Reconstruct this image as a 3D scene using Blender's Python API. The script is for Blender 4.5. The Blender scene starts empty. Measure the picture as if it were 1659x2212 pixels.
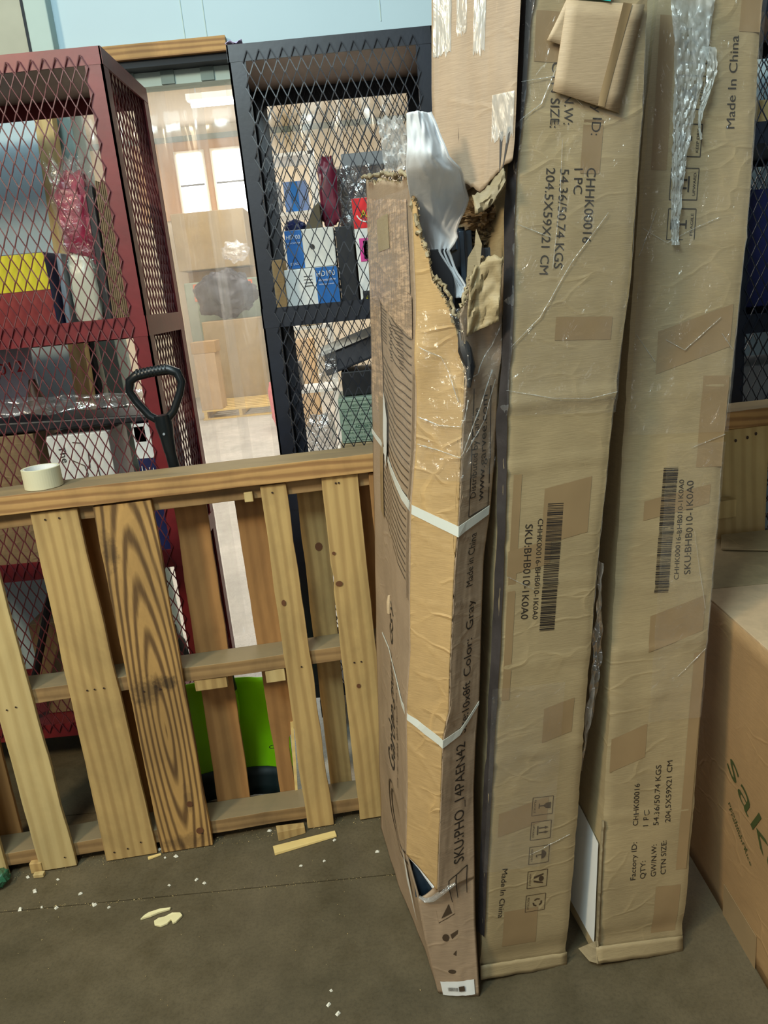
import bpy, math, random
from mathutils import Vector, Matrix, noise
random.seed(7)
S = bpy.context.scene; C = bpy.context.scene.collection
R = math.radians
# ------------------------------------------------------------ camera
cam = bpy.data.objects.new('camera', bpy.data.cameras.new('camera')); C.objects.link(cam)
cam.data.sensor_fit = 'VERTICAL'; cam.data.sensor_height = 24.0; cam.data.lens = 24.0*1660/2212
cam.data.clip_start = 0.02; cam.data.clip_end = 100
pitch, roll = R(16), R(5.5)
F_ = Vector((0, math.cos(pitch), -math.sin(pitch))); R0 = Vector((1, 0, 0)); U0 = R0.cross(F_)
Rv = math.cos(roll)*R0 - math.sin(roll)*U0; Uv = math.sin(roll)*R0 + math.cos(roll)*U0
cam.matrix_world = Matrix(((Rv.x, Uv.x, -F_.x, 0), (Rv.y, Uv.y, -F_.y, 0), (Rv.z, Uv.z, -F_.z, 1.54), (0, 0, 0, 1)))
S.camera = cam
# ------------------------------------------------------------ world, light, exposure
w = bpy.data.worlds.new('world'); S.world = w; w.use_nodes = True
w.node_tree.nodes['Background'].inputs[0].default_value = (0.80, 0.92, 0.95, 1)
w.node_tree.nodes['Background'].inputs[1].default_value = 0.055
def area(name, loc, target, size, power, col, sy=None):
    l = bpy.data.lights.new(name, 'AREA'); l.energy = power; l.color = col; l.size = size
    if sy: l.shape = 'RECTANGLE'; l.size_y = sy
    o = bpy.data.objects.new(name, l); C.objects.link(o); o.location = loc
    o.rotation_euler = (Vector(target)-Vector(loc)).to_track_quat('-Z', 'Y').to_euler(); return o
area('warehouse_lamp', (-2.7, -1.0, 3.55), (0, 1.6, 0.9), 0.55, 112, (1.0, 0.84, 0.58))
area('front_cool_fill', (-0.9, -0.4, 3.6), (0.3, 1.5, 1.8), 0.8, 66, (0.78, 0.98, 1.0))  # added unseen fill, cools and brightens the upper carton faces
area('warehouse_tube_light', (-0.6, 0.9, 4.4), (-0.2, 2.6, 1.6), 1.6, 44, (0.74, 0.95, 1.0))
area('warehouse_fill', (-0.8, -3.5, 2.7), (-0.3, 2.5, 1.2), 2.6, 34, (0.95, 0.97, 0.92))  # added broad fill, lifts the shaded goods inside the cages
area('far_room_light', (-1.2, 7.0, 4.1), (-1.2, 7.0, 0), 3.0, 175, (1.0, 0.93, 0.84), 5.0)
area('far_room_light', (0.2, 4.6, 3.6), (0.2, 4.6, 0), 2.2, 45, (1.0, 0.93, 0.84), 1.6)
area('far_room_light', (-1.6, 11.4, 4.1), (-1.6, 11.4, 0), 3.0, 110, (1.0, 0.93, 0.84), 3.0)
S.view_settings.view_transform = 'Standard'; S.view_settings.look = 'None'
S.view_settings.exposure = 0.0; S.view_settings.gamma = 1.0; S.view_settings.use_curve_mapping = False
# ------------------------------------------------------------ helpers
def srgb(r, g, b):
    f = lambda c: (c/255/12.92) if c/255 <= 0.04045 else ((c/255+0.055)/1.055)**2.4
    return (f(r), f(g), f(b), 1)
class MB:
    def __init__(s): s.v = []; s.f = []
    def quad(s, a, b, c, d): n = len(s.v); s.v += [a, b, c, d]; s.f.append((n, n+1, n+2, n+3)); return s
    def poly(s, pts): n = len(s.v); s.v += list(pts); s.f.append(tuple(range(n, n+len(pts)))); return s
    def box(s, x0, x1, y0, y1, z0, z1, fn=None):
        n = len(s.v)
        p = [(x0,y0,z0),(x1,y0,z0),(x1,y1,z0),(x0,y1,z0),(x0,y0,z1),(x1,y0,z1),(x1,y1,z1),(x0,y1,z1)]
        s.v += [fn(*q) if fn else q for q in p]
        s.f += [tuple(n+i for i in q) for q in ((3,2,1,0),(4,5,6,7),(0,1,5,4),(1,2,6,5),(2,3,7,6),(3,0,4,7))]; return s
    def hexa(s, p):
        n = len(s.v); s.v += p
        s.f += [tuple(n+i for i in q) for q in ((3,2,1,0),(4,5,6,7),(0,1,5,4),(1,2,6,5),(2,3,7,6),(3,0,4,7))]; return s
    def prism(s, pts, off):
        n = len(s.v); m = len(pts); o = Vector(off)
        s.v += [tuple(p) for p in pts] + [tuple(Vector(p)+o) for p in pts]
        s.f.append(tuple(n+i for i in range(m))[::-1]); s.f.append(tuple(n+m+i for i in range(m)))
        for i in range(m): j = (i+1) % m; s.f.append((n+i, n+j, n+m+j, n+m+i))
        return s
    def tube(s, path, r, k=8, cap=True):
        path = [Vector(p) for p in path]; rings = []
        for i, p in enumerate(path):
            t = (path[min(i+1, len(path)-1)]-path[max(i-1, 0)]).normalized()
            a = t.orthogonal().normalized() if i == 0 else (pa - t*pa.dot(t)).normalized()
            pa = a; b = t.cross(a); rr = r[i] if isinstance(r, (list, tuple)) else r
            n = len(s.v); s.v += [tuple(p+(a*math.cos(2*math.pi*j/k)+b*math.sin(2*math.pi*j/k))*rr) for j in range(k)]; rings.append(n)
        for q in range(len(rings)-1):
            for j in range(k):
                a0, b0 = rings[q], rings[q+1]; s.f.append((a0+j, a0+(j+1) % k, b0+(j+1) % k, b0+j))
        if cap: s.f.append(tuple(rings[0]+j for j in range(k))[::-1]); s.f.append(tuple(rings[-1]+j for j in range(k)))
        return s
    def lathe(s, c, prof, k=40):
        n = len(s.v)
        for r, z in prof: s.v += [(c[0]+r*math.cos(2*math.pi*j/k), c[1]+r*math.sin(2*math.pi*j/k), c[2]+z) for j in range(k)]
        m = len(prof)
        for i in range(m):
            i2 = (i+1) % m
            for j in range(k): s.f.append((n+i*k+j, n+i*k+(j+1) % k, n+i2*k+(j+1) % k, n+i2*k+j))
        return s
    def grid(s, fn, nu, nv, keep=None):
        n = len(s.v)
        for j in range(nv+1):
            for i in range(nu+1): s.v.append(tuple(fn(i/nu, j/nv)))
        for j in range(nv):
            for i in range(nu):
                if keep is None or keep((i+.5)/nu, (j+.5)/nv):
                    a = n+j*(nu+1)+i; s.f.append((a, a+1, a+nu+2, a+nu+1))
        return s
def world_loc(o):
    v = Vector((0, 0, 0))
    while o: v += o.location; o = o.parent
    return v
def mk(name, mb, mat, parent=None, loc=None, smooth=False, bevel=0, solid=0):
    base = world_loc(parent) if parent else Vector(loc if loc else (0, 0, 0))
    me = bpy.data.meshes.new(name); me.from_pydata([tuple(Vector(v)-base) for v in mb.v], [], mb.f); me.update()
    me.materials.append(mat)
    if smooth:
        me.polygons.foreach_set('use_smooth', [True]*len(me.polygons)); me.set_sharp_from_angle(angle=R(42))
    o = bpy.data.objects.new(name, me); C.objects.link(o)
    if parent: o.parent = parent
    else: o.location = base
    if solid: m = o.modifiers.new('solid', 'SOLIDIFY'); m.thickness = solid; m.offset = 0
    if bevel: m = o.modifiers.new('bevel', 'BEVEL'); m.width = bevel; m.segments = 2; m.limit_method = 'ANGLE'
    return o
def tag(o, label, cat, group=None):
    o['label'] = label; o['category'] = cat
    if group: o['group'] = group
    return o
def thing(name, label, cat, loc=(0, 0, 0), group=None):
    o = bpy.data.objects.new(name, None); C.objects.link(o); o.location = loc; o.empty_display_size = .1
    return tag(o, label, cat, group)
def struct(name, mb, mat, **k):
    o = mk(name, mb, mat, **k)
    if not o.parent: o['kind'] = 'structure'
    return o
def lerp_tab(tab, z):   # tab: list of (z, value...) sorted by falling z
    if z >= tab[0][0]: return tab[0][1:]
    for a, b in zip(tab, tab[1:]):
        if z >= b[0]:
            t = (z-b[0])/max(a[0]-b[0], 1e-6); return tuple(b[i]+(a[i]-b[i])*t for i in range(1, len(a)))
    return tab[-1][1:]
def nz(*a): return noise.noise(Vector(a))
# ------------------------------------------------------------ materials
def newmat(name):
    m = bpy.data.materials.new(name); m.use_nodes = True; nt = m.node_tree
    return m, nt, nt.nodes['Principled BSDF']
def N(nt, t, **k):
    n = nt.nodes.new(t)
    for a, b in k.items():
        if a in n.inputs.keys() if hasattr(n.inputs, 'keys') else False: n.inputs[a].default_value = b
        else: setattr(n, a, b)
    return n
def coords(nt, scale=(1, 1, 1), rnd=True, rot=(0, 0, 0)):
    tc = nt.nodes.new('ShaderNodeTexCoord'); mp = nt.nodes.new('ShaderNodeMapping'); mp.inputs['Scale'].default_value = scale; mp.inputs['Rotation'].default_value = rot
    if rnd:
        oi = nt.nodes.new('ShaderNodeObjectInfo'); ad = nt.nodes.new('ShaderNodeVectorMath'); ad.operation = 'MULTIPLY_ADD'
        ad.inputs[1].default_value = (7, 5, 3); nt.links.new(oi.outputs['Random'], ad.inputs[0]); nt.links.new(tc.outputs['Object'], ad.inputs[2])
        nt.links.new(ad.outputs[0], mp.inputs[0])
    else: nt.links.new(tc.outputs['Object'], mp.inputs[0])
    return mp.outputs[0]
def noise_n(nt, vec, scale, detail=4, rough=.6, dist=0):
    n = nt.nodes.new('ShaderNodeTexNoise'); n.inputs['Scale'].default_value = scale; n.inputs['Detail'].default_value = detail
    n.inputs['Roughness'].default_value = rough; n.inputs['Distortion'].default_value = dist
    nt.links.new(vec, n.inputs['Vector']); return n.outputs['Fac']
def ramp(nt, fac, stops):
    r = nt.nodes.new('ShaderNodeValToRGB'); e = r.color_ramp.elements
    while len(e) < len(stops): e.new(.5)
    for x, (p, c) in zip(e, stops): x.position = p; x.color = c
    nt.links.new(fac, r.inputs[0]); return r.outputs[0]
def mix(nt, a, b, fac, mode='MIX'):
    m = nt.nodes.new('ShaderNodeMix'); m.data_type = 'RGBA'; m.blend_type = mode
    for s, v in ((m.inputs[0], fac), (m.inputs[6], a), (m.inputs[7], b)):
        if hasattr(v, 'links') or hasattr(v, 'is_linked'): nt.links.new(v, s)
        else: s.default_value = v
    return m.outputs[2]
def bump(nt, bs, h, strength, dist=.002):
    b = nt.nodes.new('ShaderNodeBump'); b.inputs['Strength'].default_value = strength; b.inputs['Distance'].default_value = dist
    nt.links.new(h, b.inputs['Height']); nt.links.new(b.outputs[0], bs.inputs['Normal'])
def plain(name, col, rough=.6, metal=0, var=.12, scale=6, emit=None, bmp=0, bscale=60, alpha=1):
    m, nt, bs = newmat(name); bs.inputs['Roughness'].default_value = rough; bs.inputs['Metallic'].default_value = metal
    v = coords(nt); f = noise_n(nt, v, scale)
    c = ramp(nt, f, [(.3, tuple(x*(1-var) for x in col[:3])+(1,)), (.7, tuple(min(1, x*(1+var)) for x in col[:3])+(1,))])
    nt.links.new(c, bs.inputs['Base Color'])
    if emit: bs.inputs['Emission Color'].default_value = col; bs.inputs['Emission Strength'].default_value = emit
    if bmp: bump(nt, bs, noise_n(nt, v, bscale, 3), bmp)
    if alpha < 1: bs.inputs['Alpha'].default_value = alpha
    return m
def cardboard(name, col, stain=.25, flute=True, rough=.62, crease=.0013, crease_wear=.5):
    m, nt, bs = newmat(name); bs.inputs['Roughness'].default_value = rough
    v = coords(nt); big = noise_n(nt, v, 3.2, 5, .6, .6); fine = noise_n(nt, coords(nt, (12, 12, 160)), 3, 3)
    dark = tuple(x*(1-stain) for x in col[:3])+(1,); lite = tuple(min(1, x*1.12) for x in col[:3])+(1,)
    c = ramp(nt, big, [(.3, dark), (.55, col), (.75, lite)])
    c = mix(nt, c, ramp(nt, fine, [(.3, (.72, .72, .72, 1)), (.65, (1, 1, 1, 1))]), .5, 'MULTIPLY')
    scr = noise_n(nt, coords(nt, (30, 30, 3), rot=(0, .5, .3)), 4, 4, .8)
    c = mix(nt, c, ramp(nt, scr, [(.68, (1, 1, 1, 1)), (.74, (1.25, 1.2, 1.15, 1))]), .6, 'MULTIPLY')
    nt.links.new(c, bs.inputs['Base Color'])
    h = mix(nt, fine, noise_n(nt, v, 25, 4), .5)
    vo = nt.nodes.new('ShaderNodeTexVoronoi'); vo.feature = 'DISTANCE_TO_EDGE'; vo.inputs['Scale'].default_value = 1
    wob = nt.nodes.new('ShaderNodeVectorMath'); wob.operation = 'MULTIPLY_ADD'; wob.inputs[1].default_value = (.9, .9, .9)
    nn = nt.nodes.new('ShaderNodeTexNoise'); nn.inputs['Scale'].default_value = 9; nt.links.new(v, nn.inputs['Vector'])
    nt.links.new(nn.outputs['Color'], wob.inputs[0]); nt.links.new(coords(nt, (7, 7, 15), rot=(0, .25, 0)), wob.inputs[2]); nt.links.new(wob.outputs[0], vo.inputs['Vector'])
    msk = ramp(nt, noise_n(nt, v, 5, 3), [(.42, (0, 0, 0, 1)), (.6, (1, 1, 1, 1))])
    cr = ramp(nt, vo.outputs['Distance'], [(0, (1, 1, 1, 1)), (.07, (0, 0, 0, 1))])
    cr = mix(nt, (0, 0, 0, 1), cr, msk)
    c = mix(nt, c, mix(nt, (1, 1, 1, 1), (1.14, 1.12, 1.08, 1), cr), crease_wear, 'MULTIPLY'); nt.links.new(c, bs.inputs['Base Color'])
    b1 = nt.nodes.new('ShaderNodeBump'); b1.inputs['Strength'].default_value = .55; b1.inputs['Distance'].default_value = crease; nt.links.new(cr, b1.inputs['Height'])
    bump(nt, bs, h, .35, .002); bb = [n for n in nt.nodes if n.type == 'BUMP' and n != b1][0]; nt.links.new(b1.outputs[0], bb.inputs['Normal']); return m
def wood(name, base, dark, rings=6., contrast=.6, axis='Z', dirt=.35, wave_d=4., center=None, stain=None, greytop=False):
    m, nt, bs = newmat(name); bs.inputs['Roughness'].default_value = .72
    sc = {'Z': (1, 1, .10), 'X': (.10, 1, 1), 'Y': (1, .1, 1)}[axis]
    v = coords(nt, sc, rnd=not center)
    if center: v.node.inputs['Location'].default_value = tuple(-c_*k_ for c_, k_ in zip(center, sc))
    sc2 = {'Z': (70, 70, 2), 'X': (2, 70, 70), 'Y': (70, 2, 70)}[axis]
    wv = nt.nodes.new('ShaderNodeTexWave'); wv.wave_type = 'RINGS'; wv.rings_direction = {'Z': 'Y', 'X': 'Y', 'Y': 'X'}[axis]
    wv.inputs['Scale'].default_value = rings*2; wv.inputs['Distortion'].default_value = wave_d; wv.inputs['Detail'].default_value = 3; wv.inputs['Detail Scale'].default_value = 1.2
    nt.links.new(v, wv.inputs['Vector'])
    fib = noise_n(nt, coords(nt, sc2), 1, 3, .7)
    g = mix(nt, wv.outputs['Fac'], fib, .45)
    c = ramp(nt, g, [(.25, tuple(base[i]*(1-contrast)+dark[i]*contrast for i in range(3))+(1,)), (.62, base)])
    st = noise_n(nt, coords(nt, (3, 3, 1.5)), 1.6, 6, .65, .4)
    c = mix(nt, c, ramp(nt, st, [(.36, (1-dirt,)*3+(1,)), (.58, (1, 1, 1, 1))]), .9, 'MULTIPLY')
    if stain:
        tc = nt.nodes.new('ShaderNodeTexCoord')
        for (cx_, cz_, rx_, rz_, k_) in stain:
            mp = nt.nodes.new('ShaderNodeMapping'); mp.inputs['Location'].default_value = (-cx_/rx_, 0, -cz_/rz_); mp.inputs['Scale'].default_value = (1/rx_, 1, 1/rz_); nt.links.new(tc.outputs['Object'], mp.inputs[0])
            ln = nt.nodes.new('ShaderNodeVectorMath'); ln.operation = 'LENGTH'; nt.links.new(mp.outputs[0], ln.inputs[0])
            ad = nt.nodes.new('ShaderNodeMath'); ad.operation = 'ADD'; nt.links.new(ln.outputs['Value'], ad.inputs[0]); nt.links.new(noise_n(nt, tc.outputs['Object'], 38, 5, .7), ad.inputs[1])
            c = mix(nt, c, ramp(nt, ad.outputs[0], [(.72, (k_, k_, k_*1.05, 1)), (1.0, (1, 1, 1, 1))]), .95, 'MULTIPLY')
            ad.inputs[1].default_value = .5
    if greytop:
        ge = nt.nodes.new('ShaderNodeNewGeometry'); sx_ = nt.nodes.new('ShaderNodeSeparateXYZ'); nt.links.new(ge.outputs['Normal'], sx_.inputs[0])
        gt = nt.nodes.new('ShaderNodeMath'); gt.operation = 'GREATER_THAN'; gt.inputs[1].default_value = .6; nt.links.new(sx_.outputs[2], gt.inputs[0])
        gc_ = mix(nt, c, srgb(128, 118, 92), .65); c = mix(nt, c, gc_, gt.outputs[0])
    nt.links.new(c, bs.inputs['Base Color']); bump(nt, bs, g, .4, .0015); return m
def film(name, haze=.12, col=(.9, .93, .95, 1), rough=.12, bscale=30, bstr=1., gloss=.15, stretch=(1, 1, 1)):
    m = bpy.data.materials.new(name); m.use_nodes = True; nt = m.node_tree; nt.nodes.clear()
    out = nt.nodes.new('ShaderNodeOutputMaterial'); tr = nt.nodes.new('ShaderNodeBsdfTransparent'); gl = nt.nodes.new('ShaderNodeBsdfGlossy'); di = nt.nodes.new('ShaderNodeBsdfTranslucent'); df = nt.nodes.new('ShaderNodeBsdfDiffuse')
    gl.inputs['Roughness'].default_value = rough; gl.inputs['Color'].default_value = (1, 1, 1, 1); di.inputs['Color'].default_value = col; df.inputs['Color'].default_value = col
    m0 = nt.nodes.new('ShaderNodeMixShader'); nt.links.new(di.outputs[0], m0.inputs[1]); nt.links.new(df.outputs[0], m0.inputs[2])
    m1 = nt.nodes.new('ShaderNodeMixShader'); m2 = nt.nodes.new('ShaderNodeMixShader'); v = coords(nt, stretch)
    f = noise_n(nt, v, 7, 5, .7); mr = nt.nodes.new('ShaderNodeMapRange'); mr.inputs[1].default_value = .35; mr.inputs[2].default_value = .75; mr.inputs[3].default_value = haze*.4; mr.inputs[4].default_value = haze*1.8
    nt.links.new(f, mr.inputs[0]); nt.links.new(mr.outputs[0], m1.inputs[0]); nt.links.new(tr.outputs[0], m1.inputs[1]); nt.links.new(m0.outputs[0], m1.inputs[2])
    b = nt.nodes.new('ShaderNodeBump'); b.inputs['Strength'].default_value = bstr; b.inputs['Distance'].default_value = .01
    nt.links.new(noise_n(nt, v, bscale, 3, .5, 1.5), b.inputs['Height']); nt.links.new(b.outputs[0], gl.inputs['Normal'])
    m2.inputs[0].default_value = gloss; nt.links.new(m1.outputs[0], m2.inputs[1]); nt.links.new(gl.outputs[0], m2.inputs[2]); nt.links.new(m2.outputs[0], out.inputs[0]); return m
M = {}
M['card'] = cardboard('kraft_cardboard', srgb(173, 154, 117), .16)
M['card_warm'] = cardboard('warm_cardboard', srgb(192, 158, 108), .16, crease=.0035, crease_wear=1.)
M['card_flat'] = cardboard('flat_card', srgb(190, 166, 134), .06, crease=.0001, crease_wear=0)
M['card_big'] = cardboard('big_carton_card', srgb(172, 138, 96), .15)
M['card_grey'] = cardboard('greyish_cardboard', srgb(170, 146, 120), .2)
M['card_dark'] = cardboard('dark_cardboard', srgb(136, 112, 80), .3)
M['card_torn'] = cardboard('torn_cardboard', srgb(164, 148, 116), .45)
M['card_pale'] = cardboard('pale_cardboard', srgb(205, 178, 142), .1)
M['tape'] = plain('packing_tape_brown', srgb(154, 130, 96), .34, 0, .1, 5, bmp=.15, bscale=30)
M['tape_pink'] = plain('shiny_parcel_tape', srgb(178, 146, 116), .25, 0, .3, 14, bmp=.9, bscale=22)
def crinkly(name, col):
    m, nt, bs = newmat(name); bs.inputs['Roughness'].default_value = .22
    a = noise_n(nt, coords(nt, (60, 60, 6), rot=(0, .15, 0)), 1.5, 4, .7); b = noise_n(nt, coords(nt, (8, 8, 70), rot=(0, .25, 0)), 1.5, 4, .7)
    h = mix(nt, a, b, .5); nt.links.new(ramp(nt, h, [(.42, tuple(x*.75 for x in col[:3])+(1,)), (.5, col), (.57, tuple(min(1, x*1.9) for x in col[:3])+(1,))]), bs.inputs['Base Color'])  # glints on the wrinkles are painted as pale streaks in the colour
    bump(nt, bs, h, 1., .004); return m
M['tape_pink'] = crinkly('shiny_parcel_tape', srgb(166, 138, 108))
M['ink'] = plain('black_ink', srgb(42, 36, 32), .6)
M['ink_brown'] = plain('faded_ink', srgb(74, 58, 42), .6)
M['green_ink'] = plain('green_ink', srgb(62, 72, 34), .6)
M['w_pale'] = wood('pale_pine', srgb(208, 184, 128), srgb(160, 128, 74), 5, .35, dirt=.2)
M['w_mid'] = wood('weathered_pine', srgb(196, 164, 106), srgb(138, 102, 58), 6, .4, dirt=.3)
M['w_ring'] = wood('strong_grain_pine', srgb(196, 154, 92), srgb(84, 56, 30), 11, .85, dirt=.35, wave_d=2.2, center=(-.045, 0, .40), stain=[(-.020, .55, .07, .055, .30), (-.08, .53, .09, .11, .45), (-.10, .95, .05, .12, .5), (-.05, .03, .16, .06, .6), (-.02, .17, .03, .12, .7)])
M['w_back'] = wood('brown_pine', srgb(172, 126, 74), srgb(120, 80, 42), 5, .3, dirt=.3)
M['w_beam'] = wood('rail_pine', srgb(190, 148, 92), srgb(120, 78, 44), 8, .6, axis='X', dirt=.3, greytop=True)
M['w_str'] = wood('stringer_pine', srgb(160, 128, 84), srgb(100, 72, 44), 6, .4, axis='X', dirt=.4, greytop=True)
M['w_yel'] = wood('yellow_pine', srgb(232, 204, 134), srgb(200, 160, 90), 4, .3, axis='X', dirt=.1)
M['knot'] = plain('wood_knot', srgb(104, 66, 40), .6)
M['nail'] = plain('nail_steel', srgb(70, 55, 48), .5, .5)
M['red'] = plain('red_painted_steel', srgb(108, 26, 32), .42, .0, .2, 9, bmp=.1)
M['redmesh'] = plain('dark_red_mesh', srgb(92, 32, 40), .5, .0, .2, 9)
M['black'] = plain('black_painted_steel', srgb(22, 28, 40), .38, .0, .3, 9, bmp=.1)
M['sheet'] = plain('galvanised_sheet', srgb(150, 132, 122), .5, .2, .15, 4)
M['plastic_black'] = plain('black_plastic', srgb(14, 22, 26), .35, 0, .2)
M['green'] = plain('green_shovel_plastic', srgb(140, 212, 16), .3, 0, .12, 5)
M['dgreen'] = plain('dark_wear_strip', srgb(16, 34, 34), .5)
M['white'] = plain('white_card', srgb(222, 222, 216), .55, 0, .05)
M['white2'] = plain('white_label', srgb(236, 238, 236), .5, 0, .03)
M['yellow'] = plain('yellow_print', srgb(206, 192, 24), .5, 0, .06)
M['redp'] = plain('red_print', srgb(128, 30, 32), .5, 0, .08)
M['bluep'] = plain('blue_print', srgb(20, 106, 186), .5, 0, .06)
M['navy'] = plain('navy_print', srgb(26, 34, 84), .5, 0, .1)
M['dark'] = plain('dark_item', srgb(24, 26, 32), .5, 0, .3)
M['slate'] = plain('slate_metal', srgb(52, 66, 80), .4, .1, .3, 20)
M['brownd'] = plain('dark_brown_item', srgb(74, 52, 40), .5, 0, .3)
M['maroon'] = plain('maroon_foil', srgb(104, 30, 52), .35, 0, .3, 14)
M['bottle'] = plain('clear_green_plastic', srgb(60, 120, 88), .15, 0, .2, alpha=.7)
M['grey'] = plain('grey_plastic', srgb(140, 148, 156), .5)
M['pink'] = plain('pink_bag', srgb(240, 130, 140), .5, 0, .2, 20)
M['pinkp'] = plain('magenta_print', srgb(226, 70, 160), .5)
M['redbright'] = plain('bright_red_print', srgb(226, 30, 38), .5)
M['teal'] = plain('teal_label', srgb(60, 196, 186), .4, 0, .04)
M['greenp'] = plain('green_lettered_card', srgb(150, 172, 156), .5, 0, .08)
M['greenink'] = plain('dark_green_ink', srgb(50, 92, 70), .6)
M['cream'] = plain('cream_paint', srgb(238, 228, 208), .8, 0, .04, 1)
M['cream2'] = plain('peach_paint', srgb(214, 172, 132), .8, 0, .06, 1)
M['yellowpost'] = plain('yellow_steel', srgb(236, 200, 80), .5)
M['wallw'] = plain('white_wall_panel', srgb(178, 202, 212), .55, 0, .03, 1.2, bmp=.05, bscale=3)
M['walltrim'] = plain('greyish_trim', srgb(176, 196, 190), .6, 0, .08, 3)
M['wallold'] = plain('stained_wall', srgb(186, 186, 168), .8, 0, .18, 2.2)
M['jamb'] = plain('grey_green_jamb', srgb(120, 140, 136), .6, 0, .1)
M['gap'] = plain('dark_gap', srgb(40, 46, 52), .8)
M['lamp'] = plain('lit_tube', (1, 1, 1, 1), .5, 0, 0, emit=14)
M['win'] = plain('bright_window', (.93, .95, 1, 1), .5, 0, 0, emit=5)
M['foam'] = None
def floor_mat(name, c1, c2, spots):
    m, nt, bs = newmat(name); v = coords(nt, rnd=False); bs.inputs['Roughness'].default_value = .62
    a = noise_n(nt, v, 1.7, 8, .62, .5); b = noise_n(nt, v, 11, 8, .7); s = noise_n(nt, v, 120, 3, .8)
    c = ramp(nt, a, [(.32, c1), (.68, c2)])
    c = mix(nt, c, ramp(nt, b, [(.3, (.72, .72, .70, 1)), (.6, (1.05, 1.05, 1.05, 1))]), .8, 'MULTIPLY')
    c = mix(nt, c, ramp(nt, s, [(.35, (.7, .7, .7, 1)), (.55, (1, 1, 1, 1)), (.74, (1.0, 1.0, 1.0, 1)), (.8, (spots,)*3+(1,))]), .7, 'MULTIPLY')
    nt.links.new(c, bs.inputs['Base Color'])
    nt.links.new(ramp(nt, b, [(.3, (.5,)*3+(1,)), (.7, (.8,)*3+(1,))]), bs.inputs['Roughness'])
    bump(nt, bs, mix(nt, b, s, .5), .3, .002); return m
M['floor'] = floor_mat('dirty_and_shaded_concrete', srgb(78, 70, 50), srgb(106, 94, 70), 1.8)
M['floor2'] = floor_mat('pale_concrete', srgb(188, 188, 184), srgb(216, 214, 208), 1.0)
M['bunch'] = film('milky_bunched_film', .62, (.86, .88, .85, 1), .3, 30, .7, .08, (1, 1, .35))
M['strip'] = film('clear_pvc_strip', .085, (.95, .93, .9, 1), .15, 9, .35, .035, (1, 1, .25))
M['wrap'] = film('stretch_wrap', .07, (.9, .9, .88, 1), .14, 26, 1., .045, (1, 1, 1))
M['wrap_thick'] = film('bunched_stretch_wrap', .38, (.92, .94, .92, 1), .18, 50, 1., .22, (1, 1, .35))
M['crinkle'] = film('crinkled_white_film', .55, (.93, .95, .96, 1), .15, 40, 1., .22)
M['wrap_bag'] = film('clear_bag', .22, (.85, .87, .9, 1), .12, 22, 1., .25)
def foam_mat():
    m, nt, bs = newmat('white_foam_sheet'); v = coords(nt)
    nt.links.new(ramp(nt, noise_n(nt, v, 14), [(.3, srgb(236, 241, 247)), (.7, srgb(250, 252, 254))]), bs.inputs['Base Color'])
    bs.inputs['Roughness'].default_value = .45; bs.inputs['Subsurface Weight'].default_value = .25; bs.inputs['Subsurface Radius'].default_value = (.02, .02, .02); bs.inputs['Alpha'].default_value = .93
    bump(nt, bs, noise_n(nt, v, 26, 4, .5, 1), .25, .004); return m
M['foam'] = foam_mat()
nt_ = M['foam'].node_tree; bs_ = nt_.nodes['Principled BSDF']; out_ = nt_.nodes['Material Output']; tl_ = nt_.nodes.new('ShaderNodeBsdfTranslucent'); tl_.inputs['Color'].default_value = (.9, .94, 1, 1)
mx_ = nt_.nodes.new('ShaderNodeMixShader'); mx_.inputs[0].default_value = .18; nt_.links.new(bs_.outputs[0], mx_.inputs[1]); nt_.links.new(tl_.outputs[0], mx_.inputs[2]); nt_.links.new(mx_.outputs[0], out_.inputs[0])
M['strap'] = plain('white_plastic_strap', srgb(214, 216, 206), .35, 0, .06)
M['roll'] = plain('masking_tape_roll', srgb(214, 208, 176), .5, 0, .03)
# ------------------------------------------------------------ printing helpers
_tc = {}
def text_geo(s, bold=0):
    if (s, bold) in _tc: return _tc[(s, bold)]
    cu = bpy.data.curves.new('t', 'FONT'); cu.body = s; cu.size = 1; cu.offset = bold; cu.resolution_u = 3
    o = bpy.data.objects.new('t', cu); C.objects.link(o); dg = bpy.context.evaluated_depsgraph_get(); me = bpy.data.meshes.new_from_object(o.evaluated_get(dg))
    vs = [tuple(v.co[:2]) for v in me.vertices]; fs = [tuple(p.vertices) for p in me.polygons]
    bpy.data.objects.remove(o); bpy.data.curves.remove(cu); bpy.data.meshes.remove(me)
    x0 = min(v[0] for v in vs); x1 = max(v[0] for v in vs); vs = [(v[0]-x0, v[1]) for v in vs]
    _tc[(s, bold)] = (vs, fs, x1-x0); return _tc[(s, bold)]
def put_text(mb, s, P, a, b, h=None, bold=0, flip=1):
    """write s on the surface P(s,z) from a to b (baseline); flip=+1: letters' up is left of the direction"""
    vs, fs, w_ = text_geo(s, bold); dx, dz = b[0]-a[0], b[1]-a[1]; L = math.hypot(dx, dz); ux, uz = dx/L, dz/L; nx, nz_ = -uz*flip, ux*flip
    sx = L/w_; sy = (h/.7) if h else sx; n = len(mb.v)
    for x, y in vs: mb.v.append(tuple(P(a[0]+ux*x*sx+nx*y*sy, a[1]+uz*x*sx+nz_*y*sy)))
    mb.f += [tuple(n+i for i in f) for f in fs]
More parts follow.
